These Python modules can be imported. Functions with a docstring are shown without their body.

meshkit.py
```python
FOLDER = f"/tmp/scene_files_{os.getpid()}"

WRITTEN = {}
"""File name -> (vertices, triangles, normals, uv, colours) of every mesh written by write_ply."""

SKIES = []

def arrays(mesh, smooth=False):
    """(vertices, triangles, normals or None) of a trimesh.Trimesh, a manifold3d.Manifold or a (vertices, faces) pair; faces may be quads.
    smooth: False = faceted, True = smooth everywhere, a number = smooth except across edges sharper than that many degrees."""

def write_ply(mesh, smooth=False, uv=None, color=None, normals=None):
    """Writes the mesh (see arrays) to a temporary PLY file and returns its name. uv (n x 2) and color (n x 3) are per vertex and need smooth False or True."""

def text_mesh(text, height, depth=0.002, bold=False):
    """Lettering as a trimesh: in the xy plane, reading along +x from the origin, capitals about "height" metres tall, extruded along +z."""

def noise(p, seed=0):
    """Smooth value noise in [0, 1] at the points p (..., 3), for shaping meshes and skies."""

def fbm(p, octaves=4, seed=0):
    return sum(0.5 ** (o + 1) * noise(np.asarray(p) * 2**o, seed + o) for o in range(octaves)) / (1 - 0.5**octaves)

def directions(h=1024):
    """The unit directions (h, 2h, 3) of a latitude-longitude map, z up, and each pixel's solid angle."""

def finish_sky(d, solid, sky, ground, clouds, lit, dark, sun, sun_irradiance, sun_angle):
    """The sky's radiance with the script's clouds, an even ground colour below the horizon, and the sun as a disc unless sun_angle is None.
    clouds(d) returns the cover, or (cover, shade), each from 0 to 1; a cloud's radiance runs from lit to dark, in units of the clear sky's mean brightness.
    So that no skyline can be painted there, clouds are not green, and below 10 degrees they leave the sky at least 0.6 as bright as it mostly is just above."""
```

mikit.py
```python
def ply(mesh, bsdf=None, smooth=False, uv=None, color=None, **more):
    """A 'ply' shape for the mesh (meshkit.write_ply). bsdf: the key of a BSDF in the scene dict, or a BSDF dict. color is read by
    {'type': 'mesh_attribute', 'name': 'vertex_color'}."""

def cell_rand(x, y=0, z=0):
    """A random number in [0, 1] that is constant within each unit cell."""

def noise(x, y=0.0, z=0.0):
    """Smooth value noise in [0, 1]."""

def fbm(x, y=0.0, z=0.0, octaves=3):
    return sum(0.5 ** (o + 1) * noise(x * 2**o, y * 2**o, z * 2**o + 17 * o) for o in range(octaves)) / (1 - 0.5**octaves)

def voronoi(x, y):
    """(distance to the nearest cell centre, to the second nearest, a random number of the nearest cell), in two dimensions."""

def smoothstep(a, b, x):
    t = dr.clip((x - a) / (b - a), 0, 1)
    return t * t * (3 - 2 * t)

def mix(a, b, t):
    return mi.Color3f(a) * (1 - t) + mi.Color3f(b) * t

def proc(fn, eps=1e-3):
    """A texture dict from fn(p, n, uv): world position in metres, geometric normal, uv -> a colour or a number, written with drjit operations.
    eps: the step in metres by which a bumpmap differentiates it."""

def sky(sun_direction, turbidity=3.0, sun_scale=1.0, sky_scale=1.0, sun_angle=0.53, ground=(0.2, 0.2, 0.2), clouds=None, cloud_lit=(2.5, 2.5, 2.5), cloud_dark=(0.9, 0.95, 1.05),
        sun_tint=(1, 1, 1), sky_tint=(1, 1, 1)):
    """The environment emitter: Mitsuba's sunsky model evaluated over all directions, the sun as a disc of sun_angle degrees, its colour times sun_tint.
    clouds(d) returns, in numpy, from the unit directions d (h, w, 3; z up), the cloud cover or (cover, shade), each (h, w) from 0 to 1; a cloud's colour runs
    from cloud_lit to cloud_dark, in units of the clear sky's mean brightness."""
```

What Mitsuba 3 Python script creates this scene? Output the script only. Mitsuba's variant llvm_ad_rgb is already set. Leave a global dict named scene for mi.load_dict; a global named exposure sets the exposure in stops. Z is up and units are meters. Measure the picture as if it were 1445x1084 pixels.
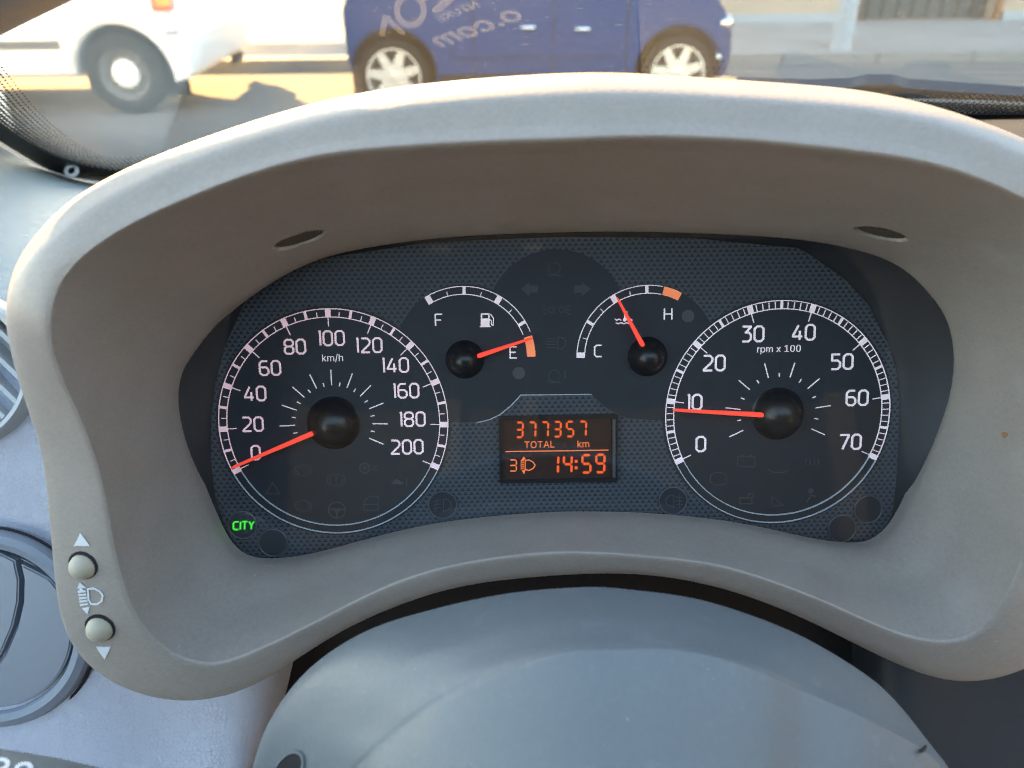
import math, random
import numpy as np, trimesh, drjit as dr, mitsuba as mi, mikit, meshkit
from shapely import affinity
from shapely.geometry import Polygon, LineString, Point, box, MultiPolygon
from shapely.ops import unary_union
from scipy.ndimage import gaussian_filter1d
from scipy.interpolate import CubicSpline, PchipInterpolator
from mikit import proc, noise, fbm, voronoi, smoothstep, mix

random.seed(7); rng = np.random.default_rng(7)
T = mi.ScalarTransform4f
scene, labels = {}, {}

# ------------------------------------------------------------------ camera, sky, exposure
exposure = 5.3
EXP = 2.0 ** exposure
THETA = math.radians(23.0)                 # how far the dial plane leans back from upright
DIAL_Z = 1.225                             # height of the dials above the road
# dial frame: u to the right, v up along the dial plane, w out of it towards the driver
BU = np.array([0.99962364, -0.02005093, 0.01872276])
BV = -np.array([0.01704376, 0.98871025, 0.14886757])
BN = np.array([0.02149632, 0.14849244, -0.98867988])
BASIS = np.array([BU, BV, BN])             # rows in camera axes (x right, y down, z forward)
L2W = np.array([[1, 0, 0], [0, math.sin(THETA), math.cos(THETA)], [0, -math.cos(THETA), math.sin(THETA)]])
DIST, FOC = 0.296, 1086.0
ORG = np.array([0, 0, DIAL_Z])
CAM_L = BASIS @ np.array([0, 0, -DIST])


def W_(p):
    return np.asarray(p, float) @ L2W + ORG


def LOC(p):
    return (np.asarray(p, float) - ORG) @ L2W.T


def ray(px, py):
    d = BASIS @ np.array([(px - 722.5) / FOC, (py - 542.0) / FOC, 1.0])
    return d / np.linalg.norm(d)


CAM = W_(CAM_L)
fwd = (BASIS @ np.array([0, 0, 1.0])) @ L2W
upv = (BASIS @ np.array([0, -1.0, 0])) @ L2W
scene['camera'] = {'type': 'thinlens', 'fov': math.degrees(2 * math.atan(722.5 / FOC)), 'fov_axis': 'x',
                   'aperture_radius': 0.0011, 'focus_distance': 0.293, 'near_clip': 0.01, 'far_clip': 400.0,
                   'to_world': T().look_at(origin=CAM.tolist(), target=(CAM + fwd).tolist(), up=upv.tolist())}
SUN = (-0.47, 0.70, 0.43)
scene['sky'] = mikit.sky(SUN, turbidity=3.5, sun_tint=(1.0, 0.76, 0.36), sun_scale=0.85, ground=(0.2, 0.19, 0.17), sky_tint=(1.16, 1.0, 0.80))


# ------------------------------------------------------------------ helpers
def tag(key, label=None, cat=None, group=None, kind=None):
    d = labels.setdefault(key, {})
    if label: d['label'] = label
    if cat: d['category'] = cat
    if group: d['group'] = group
    if kind: d['kind'] = kind


def numbered(key):
    if key not in scene and not any(k.startswith(key + '__') for k in scene): return key
    i = 1
    while f'{key}_{i:03d}' in scene or any(k.startswith(f'{key}_{i:03d}__') for k in scene): i += 1
    return f'{key}_{i:03d}'


def put(key, mesh, bsdf, smooth=False, local=True, **more):
    """adds one mesh (in the dial frame when local) as the entry key"""
    key = numbered(key)
    if isinstance(mesh, list): mesh = trimesh.util.concatenate(mesh)
    if local:
        mesh = trimesh.Trimesh(W_(mesh.vertices), mesh.faces, process=False)
    scene[key] = mikit.ply(mesh, bsdf, smooth=smooth, **more)
    return key


def P(px, py, w=0.0):
    d = ray(px, py)
    return CAM_L + d * ((w - CAM_L[2]) / d[2])


def onplane(px, py, o, n):
    d = ray(px, py)
    return CAM_L + d * (np.dot(np.asarray(o) - CAM_L, n) / np.dot(d, n))


def frame(n, upd=(0, 1, 0)):
    n = np.asarray(n, float) / np.linalg.norm(n)
    a = np.cross(upd, n); a /= np.linalg.norm(a)
    return a, np.cross(n, a), n


def ground(px, py, z=0.0):
    d = ray(px, py) @ L2W
    return CAM + d * ((z - CAM[2]) / d[2])


def aty(px, py, y):
    d = ray(px, py) @ L2W
    return CAM + d * ((y - CAM[1]) / d[1])


def polys(g):
    g = g.buffer(0)
    return [q for q in getattr(g, 'geoms', [g]) if q.geom_type == 'Polygon' and q.area > 0]


def ext(g, h0, h1):
    ms = [trimesh.creation.extrude_polygon(q, h1 - h0, engine='earcut') for q in polys(g)]
    m = trimesh.util.concatenate(ms)
    m.apply_translation([0, 0, h0])
    return m


def onto(m, o, a, b, n):
    """xyz mesh -> dial frame: x along a, y along b, z along n from o"""
    v = m.vertices
    return trimesh.Trimesh(np.asarray(o) + v[:, :1] * a + v[:, 1:2] * b + v[:, 2:3] * n, m.faces, process=False)


def px2d(pts, w=0.0):
    return np.array([P(x, y, w)[:2] for x, y in pts])


def PG(pts, w=0.0):
    return Polygon(px2d(pts, w))


def PL(pts, width_px, w=0.0, cap=2):
    return LineString(px2d(pts, w)).buffer(width_px * S / 2, cap_style=cap, join_style=1)


S = DIST / FOC


def closed_curve(pts, n):
    pts = np.asarray(pts, float)
    p = np.vstack([pts, pts[:1]])
    t = np.r_[0, np.cumsum(np.sqrt(np.linalg.norm(np.diff(p, axis=0), axis=1)))]
    t /= t[-1]
    return CubicSpline(t, p, bc_type='periodic'), t


def open_curve(pts, n):
    p = np.asarray(pts, float)
    t = np.r_[0, np.cumsum(np.linalg.norm(np.diff(p, axis=0), axis=1))]
    return CubicSpline(t / t[-1], p)(np.linspace(0, 1, n))


def loft(loops, n_sub, closed=True):
    """loops: list of (n,3) arrays; interpolated across by a monotone spline with n_sub steps between loops"""
    A = np.array(loops)
    t = np.r_[0, np.cumsum([np.linalg.norm(A[i + 1] - A[i], axis=1).mean() for i in range(len(A) - 1)])]
    ns = [n_sub] * (len(A) - 1) if isinstance(n_sub, int) else n_sub
    tt = np.concatenate([np.linspace(t[i], t[i + 1], ns[i], endpoint=False) for i in range(len(A) - 1)] + [[t[-1]]])
    G = PchipInterpolator(t, A, axis=0)(tt)
    return grid_mesh(G, closed)


def grid_mesh(G, closed=False):
    r, c = G.shape[:2]
    idx = np.arange(r * c).reshape(r, c)
    nx = np.roll(idx, -1, axis=1) if closed else idx[:, 1:]
    cur = idx if closed else idx[:, :-1]
    a, b, d, e = cur[:-1], nx[:-1], nx[1:], cur[1:]
    f = np.vstack([np.stack([a, b, d], -1).reshape(-1, 3), np.stack([a, d, e], -1).reshape(-1, 3)])
    return trimesh.Trimesh(G.reshape(-1, 3), f, process=False)


def hit(mesh, px, py):
    """first point of a mesh in the dial frame along the line of sight, with its normal"""
    o, d = CAM_L, ray(px, py)
    tri = mesh.vertices[mesh.faces]
    e1, e2 = tri[:, 1] - tri[:, 0], tri[:, 2] - tri[:, 0]
    h = np.cross(d, e2); a = np.einsum('ij,ij->i', e1, h)
    a = np.where(np.abs(a) < 1e-15, 1e-15, a)
    s = o - tri[:, 0]
    u = np.einsum('ij,ij->i', s, h) / a
    q = np.cross(s, e1)
    v = q @ d / a
    t = np.einsum('ij,ij->i', e2, q) / a
    ok = (u >= -1e-6) & (v >= -1e-6) & (u + v <= 1 + 1e-6) & (t > 0)
    i = np.argmin(np.where(ok, t, 9e9))
    n = np.cross(e1[i], e2[i]); n /= np.linalg.norm(n)
    if n @ d > 0: n = -n
    return o + d * t[i], n


def bx(x0, x1, y0, y1, z0, z1):
    m = trimesh.creation.box(extents=[x1 - x0, y1 - y0, z1 - z0])
    m.apply_translation([(x0 + x1) / 2, (y0 + y1) / 2, (z0 + z1) / 2])
    return m


def revolve(profile, sections=48):
    return trimesh.creation.revolve(np.asarray(profile, float), sections=sections)


def torus(R, r, sections=64, minor=12):
    t = np.linspace(0, 2 * np.pi, minor + 1)
    return revolve(np.stack([R + r * np.cos(t), r * np.sin(t)], 1), sections)


def rounded(w, h, r):
    return box(-w / 2 + r, -h / 2 + r, w / 2 - r, h / 2 - r).buffer(r, 12)


# ------------------------------------------------------------------ materials
def mat(key, color, rough=0.5, spec=0.5, metallic=0.0, bump=None, scale=1.0, kind='principled', **more):
    d = {'type': 'principled', 'base_color': color if isinstance(color, dict) else {'type': 'rgb', 'value': list(color)},
         'roughness': rough, 'specular': spec, 'metallic': metallic, **more}
    if bump is not None:
        d = {'type': 'bumpmap', 'arbitrary': bump, 'scale': scale, 'bsdf': d}
    scene[key] = {'type': 'twosided', 'bsdf': d}
    return key


def grain_fine(p, n, uv):
    return fbm(p.x * 1700, p.y * 1700, p.z * 1700, 2)


def hood_color(p, n, uv):
    s = noise(p.x * 90, p.y * 90, p.z * 90)
    f = noise(p.x * 1300, p.y * 1300, p.z * 1300)
    w = smoothstep(0.66, 0.9, fbm(p.x * 45, p.y * 45, p.z * 45, 3)) * (0.4 + 0.6 * noise(p.x * 500, p.y * 500, p.z * 500))
    return mix(mix((0.248, 0.216, 0.190), (0.298, 0.264, 0.236), s * 0.4 + f * 0.6), (0.36, 0.345, 0.325), w * 0.35)


mat('m_hood', proc(hood_color), 0.38, 0.5, bump=proc(grain_fine, 1.5e-4), scale=0.0001)


def leather(p, n, uv):
    x, y = uv.x * 540 + 0.9 * noise(uv.x * 330, uv.y * 330), uv.y * 540 + 0.9 * noise(uv.x * 330, uv.y * 330, 5.0)
    a, b, c = voronoi(x, y)
    keep = 0.6 + 0.4 * smoothstep(0.2, 0.6, noise(uv.x * 520, uv.y * 520, 9.0))
    g = 1.0 - keep * (1.0 - smoothstep(0.0, 0.20, b - a))
    return g * (0.8 + 0.2 * c) + 0.2 * noise(uv.x * 1500, uv.y * 1500)


def dash_color(p, n, uv):
    return mix((0.345, 0.36, 0.425), (0.36, 0.375, 0.44), noise(uv.x * 60, uv.y * 60)) * (0.91 + 0.09 * dr.minimum(1.0, leather(p, n, uv)))


mat('m_dash', proc(dash_color), 0.42, 0.5, bump=proc(leather, 1.2e-4), scale=0.00024)
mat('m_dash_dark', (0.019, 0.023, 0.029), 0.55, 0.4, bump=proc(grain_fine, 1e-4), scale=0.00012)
mat('m_vent', (0.175, 0.20, 0.245), 0.38, 0.5)
mat('m_vent_slat', (0.34, 0.36, 0.37), 0.4, 0.5)
mat('m_dash_left', (0.27, 0.30, 0.295), 0.5, 0.4, bump=proc(leather, 1.5e-4), scale=0.0003)
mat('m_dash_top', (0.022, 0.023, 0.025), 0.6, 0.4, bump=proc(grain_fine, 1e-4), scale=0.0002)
mat('m_added_dark_top', (0.014, 0.014, 0.015), 0.8, 0.2)
mat('m_black', (0.012, 0.012, 0.013), 0.45, 0.4)
mat('m_recess_shade', (0.07, 0.055, 0.043), 0.6, 0.3)
mat('m_gap', (0.02, 0.019, 0.022), 0.7, 0.2)


def column_color(p, n, uv):
    s = noise(p.x * 40, p.y * 40, p.z * 40)
    k = smoothstep(0.80, 0.9, noise(p.x * 260, p.y * 260, p.z * 260))
    return mix(mix((0.110, 0.124, 0.134), (0.128, 0.142, 0.152), s * .35 + .65 * noise(p.x * 1200, p.y * 1200, p.z * 1200)), (0.21, 0.23, 0.25), k * 0.10)


mat('m_column', proc(column_color), 0.42, 0.5, bump=proc(grain_fine, 1e-4), scale=0.00009)


def face_color(p, n, uv):
    # rows of small dark triangles, every other row shifted by half a pitch (uv in millimetres)
    X, Y = uv.x / 2.37, uv.y / 1.62
    row = dr.floor(Y)
    fy = Y - row
    x = X + 0.5 * (row - 2 * dr.floor(row / 2))
    fx = x - dr.floor(x)
    t = dr.abs(fx - 0.5) * 2.0
    inside = smoothstep(0.06, -0.06, t - (0.86 - fy * 1.02)) * smoothstep(0.02, 0.10, fy)
    return mix((0.050, 0.060, 0.074), (0.016, 0.019, 0.025), inside)


mat('m_face', proc(face_color), 0.55, 0.35)
mat('m_dial', (0.017, 0.021, 0.028), 0.55, 0.35)
mat('m_wall', (0.017, 0.020, 0.025), 0.5, 0.3)
mat('m_icon', (0.046, 0.048, 0.052), 0.6, 0.3)
mat('m_icon2', (0.062, 0.064, 0.068), 0.6, 0.3)
mat('m_white', (0.70, 0.68, 0.72), 0.6, 0.3)
mat('m_rimline', (0.42, 0.46, 0.50), 0.35, 0.5)
mat('m_orange', (0.90, 0.29, 0.13), 0.6, 0.3)
mat('m_needle', (0.80, 0.045, 0.03), 0.3, 0.5)
mat('m_wellrim', (0.05, 0.056, 0.066), 0.2, 0.7)
mat('m_hub', (0.009, 0.010, 0.012), 0.32, 0.45)
mat('m_screen', (0.028, 0.017, 0.014), 0.3, 0.4)
mat('m_button', (0.36, 0.325, 0.25), 0.5, 0.4)
mat('m_print', (0.60, 0.62, 0.64), 0.6, 0.3)
scene['m_lens'] = {'type': 'thindielectric', 'int_ior': 1.35}
scene['m_glass'] = {'type': 'thindielectric', 'int_ior': 1.5}
mat('m_white_paint', (0.80, 0.79, 0.76), 0.25, 0.5, clearcoat=0.7, clearcoat_gloss=0.9)
mat('m_blue_paint', (0.001, 0.045, 0.155), 0.4, 0.2, clearcoat=0.25, clearcoat_gloss=0.95)
mat('m_tyre', (0.024, 0.022, 0.020), 0.8, 0.3)
mat('m_alloy', (0.72, 0.70, 0.64), 0.32, 0.5, metallic=0.6)
mat('m_cargrey', (0.13, 0.13, 0.125), 0.6, 0.4)
mat('m_redlamp', (0.62, 0.03, 0.015), 0.15, 0.6, clearcoat=1.0)
mat('m_amber', (0.85, 0.36, 0.04), 0.15, 0.6)
mat('m_carglass', (0.03, 0.035, 0.04), 0.05, 0.8)
mat('m_seal', (0.012, 0.013, 0.014), 0.5, 0.4)
mat('m_chrome', (0.75, 0.75, 0.74), 0.2, 0.5, metallic=1.0)
mat('m_wiper', (0.06, 0.075, 0.095), 0.5, 0.4)


def asphalt_color(p, n, uv):
    s = fbm(p.x * 1.2, p.y * 1.2, 0.0, 3)
    f = noise(p.x * 60, p.y * 60)
    return mix((0.125, 0.122, 0.113), (0.19, 0.185, 0.172), s * 0.6 + f * 0.4)


def paving_color(p, n, uv):
    s = fbm(p.x * 2, p.y * 2, 0.0, 3)
    return mix((0.22, 0.212, 0.195), (0.31, 0.30, 0.28), s)


def plaster(c0, c1):
    def f(p, n, uv):
        return mix(c0, c1, fbm(p.x * 1.5, p.y * 1.5, p.z * 2.5, 4))
    return f


mat('m_asphalt', proc(asphalt_color), 0.85, 0.3)
mat('m_paving', proc(paving_color), 0.85, 0.3)
mat('m_kerb', (0.26, 0.25, 0.235), 0.85, 0.3)
mat('m_beige', proc(plaster((0.46, 0.35, 0.25), (0.52, 0.40, 0.29))), 0.9, 0.2)
mat('m_plinth', proc(plaster((0.34, 0.37, 0.38), (0.41, 0.44, 0.45))), 0.9, 0.2)
mat('m_pale', proc(plaster((0.80, 0.77, 0.70), (0.86, 0.83, 0.77))), 0.9, 0.2)
mat('m_door', (0.085, 0.10, 0.098), 0.6, 0.4)
mat('m_rust', (0.30, 0.15, 0.075), 0.7, 0.3)
mat('m_pole', (0.33, 0.37, 0.39), 0.45, 0.5)
mat('m_headliner', (0.20, 0.20, 0.205), 0.9, 0.2)
mat('m_bulkhead', (0.007, 0.010, 0.016), 0.8, 0.2)
mat('m_glare_strip', (0.022, 0.026, 0.034), 0.8, 0.2)
mat('m_trimdark', (0.075, 0.077, 0.082), 0.6, 0.3)
scene['m_decal'] = {'type': 'mask', 'opacity': 0.038, 'bsdf': {'type': 'twosided', 'bsdf': {'type': 'diffuse', 'reflectance': {'type': 'rgb', 'value': [0.75, 0.78, 0.82]}}}}


BACK = (0.27, 0.19, 0.21)       # the dials' print is lit faintly from behind


def glow(rgb):
    return {'type': 'area', 'sampling_weight': 0.02, 'radiance': {'type': 'rgb', 'value': [c / EXP for c in rgb]}}


# ------------------------------------------------------------------ the street: road, pavement, facade
ROAD = bx(-60, 60, -30, 60, -0.3, 0.0)
put('road', ROAD, 'm_asphalt', local=False); tag('road', kind='structure')
KY, FY = 8.2, 10.9
put('pavement', bx(-40, 40, KY + 0.16, FY + 2.0, -0.1, 0.10), 'm_paving', local=False); tag('pavement', kind='structure')
for i in range(-6, 9):
    put('pavement__kerb_stone', bx(i * 1.0 + 0.006, i * 1.0 + 0.994, KY, KY + 0.157, -0.1, 0.11), 'm_kerb', local=False)


def wx(px, py, y):
    return aty(px, py, y)[0]


def wz(px, py, y):
    return aty(px, py, y)[2]


DX0, DX1 = wx(1207, 30, FY), wx(1398, 30, FY)
XS = wx(700, 20, FY)
# beige building: wall with an opening, plinth, recessed metal door with sill and frame
PZ = wz(1110, 22, FY) + 0.02
SZ = wz(1300, 50, FY)
bl = 'beige_building'
put(bl + '__wall', [bx(XS, DX0, FY, FY + 0.4, 0.1, 7), bx(DX1, 14, FY, FY + 0.4, 0.1, 7), bx(DX0, DX1, FY, FY + 0.4, 2.6, 7)], 'm_beige', local=False)
put(bl + '__plinth', bx(XS, DX0 - 0.12, FY - 0.05, FY - 0.003, 0.1, PZ), 'm_plinth', local=False)
put(bl + '__plinth', bx(DX1 + 0.12, 14, FY - 0.05, FY - 0.003, 0.1, PZ), 'm_plinth', local=False)
d = put(bl + '__door', bx(DX0, DX1, FY + 0.22, FY + 0.26, 0.1, 2.6), 'm_door', local=False)
nb = 9
for i in range(nb):
    x0 = DX0 + (DX1 - DX0) * i / nb
    put(d + '__panel', bx(x0 + 0.012, x0 + (DX1 - DX0) / nb - 0.012, FY + 0.19, FY + 0.219, SZ + 0.12, 2.5), 'm_door', local=False)
put(d + '__frame', bx(DX0 - 0.10, DX0 - 0.002, FY - 0.06, FY + 0.2, 0.1, 2.6), 'm_rust', local=False)
put(d + '__frame', bx(DX1 + 0.002, DX1 + 0.07, FY - 0.06, FY + 0.2, 0.1, 2.6), 'm_rust', local=False)
put(bl + '__sill', bx(DX0, DX1, FY - 0.12, FY + 0.18, 0.1, SZ - 0.02), 'm_rust', local=False)
tag(bl, 'beige plastered building with pale grey plinth and a dark metal door', 'building')
tag(d, 'dark green-grey metal door in a rusty frame')
put('garden_wall__wall', bx(-30, XS - 0.01, 9.45, 9.75, 0.1, 0.58), 'm_pale', local=False)
put('garden_wall__coping', bx(-30, XS - 0.02, 9.41, 9.79, 0.583, 0.64), 'm_pale', local=False)
tag('garden_wall', 'pale wall along the pavement behind the white and blue cars', 'wall')
pb = aty(1187, 60, 8.55)
pole = revolve([[0.0, 0.0], [0.115, 0.0], [0.115, 0.02], [0.10, 0.05], [0.098, 2.5], [0.085, 5.5], [0, 5.5]], 32)
pole.apply_translation([pb[0], 8.55, 0.1])
put('lamp_post__pole', pole, 'm_pole', smooth=40, local=False)
ring = revolve([[0.098, 0.0], [0.115, 0.01], [0.115, 0.05], [0.098, 0.06]], 32); ring.apply_translation([pb[0], 8.55, 1.15])
put('lamp_post__collar', ring, 'm_pole', smooth=40, local=False)
tag('lamp_post', 'pale grey metal post standing on the pavement left of the dark door', 'post')


# ------------------------------------------------------------------ cars
def wheel(root, x, y, r, spokes, rimr, hubcap=False):
    """wheel in the plane y, axis along y; faces -y"""
    k = numbered(root + '__wheel')
    rot = trimesh.transformations.rotation_matrix(math.pi / 2, [1, 0, 0])   # z -> -y

    def pl(m):
        m = m.copy(); m.apply_transform(rot); m.apply_translation([x, y, r]); return m
    ty = revolve([[rimr - .005, -0.10], [r - .05, -0.10], [r - 0.012, -0.085], [r, -0.06], [r, 0.04], [r - .012, 0.065], [r - .05, 0.082], [rimr + .02, 0.084], [rimr, 0.075], [rimr - .005, 0.06]], 56)
    put(k, pl(ty), 'm_tyre', smooth=30, local=False)
    if hubcap:
        rim = revolve([[0, 0.03], [rimr * 0.50, 0.03], [rimr * .55, 0.015], [rimr * 0.72, 0.01], [rimr * 0.86, 0.04], [rimr * 0.97, 0.07], [rimr, 0.072], [rimr, 0.05], [rimr * .9, 0.0], [0, 0.0]], 56)
        put(k + '__rim', pl(rim), 'm_cargrey', smooth=30, local=False)
        cap = revolve([[0, 0.075], [rimr * .3, 0.072], [rimr * .52, 0.055], [rimr * .56, 0.031], [0, 0.031]], 48)
        put(k + '__hub_cap', pl(cap), 'm_white_paint', smooth=30, local=False)
        for i in range(12):
            a = i * math.pi / 6
            c = trimesh.creation.cylinder(radius=0.012, height=0.02, sections=10); c.apply_translation([rimr * .72 * math.cos(a), rimr * .72 * math.sin(a), 0.02]); put(k + '__bolt', pl(c), 'm_trimdark', local=False)
    else:
        ringm = revolve([[rimr * .90, -0.05], [rimr * .90, 0.04], [rimr * .94, 0.078], [rimr, 0.078], [rimr + .004, 0.06], [rimr + .004, -0.05]], 56)
        ms = [ringm, revolve([[0, 0.065], [rimr * .2, 0.06], [rimr * .24, 0.04], [rimr * .24, 0.0], [0, 0.0]], 32)]
        for i in range(spokes):
            a = 2 * math.pi * i / spokes + 0.3
            sp = affinity.rotate(Polygon([(0.03, -0.045), (rimr * .92, -0.028), (rimr * .92, 0.028), (0.03, 0.045)]), math.degrees(a), origin=(0, 0))
            ms.append(ext(sp, 0.02, 0.052))
        put(k + '__rim', pl(trimesh.util.concatenate(ms)), 'm_alloy', smooth=30, local=False)
        disc = revolve([[0, -0.03], [rimr * .9, -0.03], [rimr * .9, -0.04], [0, -0.04]], 32)
        put(k + '__brake_disc', pl(disc), 'm_trimdark', local=False)
    return k


def side_body(profile, y0, y1, x_off=0, inset=0.05, wheels=(), wr=0.34):
    """a side profile in x-z, extruded over the width with arches cut out and the outer edges rounded off"""
    pr = Polygon(profile)
    for wxx in wheels:
        pr = pr.difference(Point(wxx, 0.29).buffer(wr, 24))
    ms = []
    steps = [(0.0, inset), (0.012, inset * .5), (0.035, inset * .2), (0.07, 0.0)]
    n = len(steps)
    ys = [y0 + s for s, _ in steps] + [y1 - s for s, _ in reversed(steps)]
    ins = [i for _, i in steps] + [i for _, i in reversed(steps)]
    for k in range(len(ys) - 1):
        g = pr.buffer(-max(ins[k], ins[k + 1]) * 0.6)
        m = ext(g, 0, ys[k + 1] - ys[k])
        v = m.vertices.copy()
        m.vertices = np.stack([v[:, 0], ys[k] + v[:, 2], v[:, 1]], 1)
        m.invert()
        ms.append(m)
    return trimesh.util.concatenate(ms)


YC = YCW = 6.25
# white van, tail to the right
vh = aty(176, 107, YC + 0.03)[0]
rx = wx(243, 40, YC)
vb = 'white_van'
prof = [(vh - 3.2, 0.30), (rx - 0.15, 0.30), (rx - 0.02, 0.36), (rx, 0.5), (rx - 0.01, 1.0), (rx - 0.10, 1.75), (rx - 0.35, 1.85), (vh - 2.0, 1.85), (vh - 2.7, 1.2), (vh - 3.3, 1.0), (vh - 3.45, 0.6)]
put(vb + '__body', side_body(prof, YC, YC + 1.7, wheels=(vh, vh - 2.5), wr=0.375), 'm_white_paint', smooth=30, local=False)
put(vb + '__bumper', side_body([(vh + .39, 0.24), (rx + 0.05, 0.27), (rx + 0.09, 0.32), (rx + 0.09, 0.56), (rx + 0.0, 0.60), (vh + .39, 0.60)], YC - .012, YC + 1.712, inset=0.03), 'm_white_paint', smooth=30, local=False)
lz = wz(246, 15, YC)
tl = put(vb + '__tail_light', bx(rx - 0.11, rx + 0.015, YC - 0.02, YC + 0.10, lz, lz + 0.34), 'm_redlamp', local=False)
put(tl + '__lens', bx(rx - 0.075, rx + 0.018, YC - 0.024, YC + 0.05, lz + 0.03, lz + 0.12), 'm_amber', local=False)
put(vb + '__window', bx(vh - 1.2, rx - 0.35, YC - 0.004, YC + 0.02, 1.05, 1.6), 'm_carglass', local=False)
put(vb + '__mud_flap', bx(rx - 0.05, rx - 0.01, YC + 1.45, YC + 1.72, 0.16, 0.42), 'm_trimdark', local=False)
put(vb + '__wheel_arch', [bx(vh - 0.4, vh + 0.4, YC + 0.25, YC + 0.3, 0.1, 0.72)], 'm_trimdark', local=False)
wheel(vb, vh, YC + 0.10, 0.305, 0, 0.195, hubcap=True)
tag(vb, 'white car at the left with round white hub cap and red tail light, sunlit', 'car')

# blue hatchback
YC = 6.08
h1, h2 = aty(556, 105, YC + 0.08)[0], aty(955, 106, YC + 0.08)[0]
b0, b1 = wx(488, 60, YC), wx(1040, 50, YC)
cb = 'blue_car'
prof = [(b0 + .05, 0.22), (b1 - .2, 0.20), (b1 - 0.02, 0.26), (b1, 0.45), (b1 - 0.03, 0.66), (b1 - 0.14, 0.80), (b1 - 0.55, 0.93), (b1 - 1.05, 0.99), (b1 - 1.6, 1.42), (b1 - 2.0, 1.50), (b0 + .6, 1.46), (b0 + .1, 1.0), (b0 - .02, 0.75), (b0 - .02, 0.4)]
put(cb + '__body', side_body(prof, YC + .05, YC + 1.65, wheels=(h1, h2), wr=0.33), 'm_blue_paint', smooth=30, local=False)
for h in (h1, h2): put(cb + '__wheel_arch', bx(h - 0.36, h + 0.36, YC + 0.3, YC + 0.34, 0.1, 0.66), 'm_trimdark', local=False)
for xa, xb, za, zb in ((690, 745, 36, 30), (745, 900, 30, 38)):
    pass
zt = wz(745, 78, YC)
strip = bx(wx(640, 70, YC), wx(870, 75, YC), YC + 0.028, YC + 0.052, wz(760, 80, YC), wz(760, 68, YC))
put(cb + '__side_moulding', strip, 'm_blue_paint', local=False)
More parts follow.
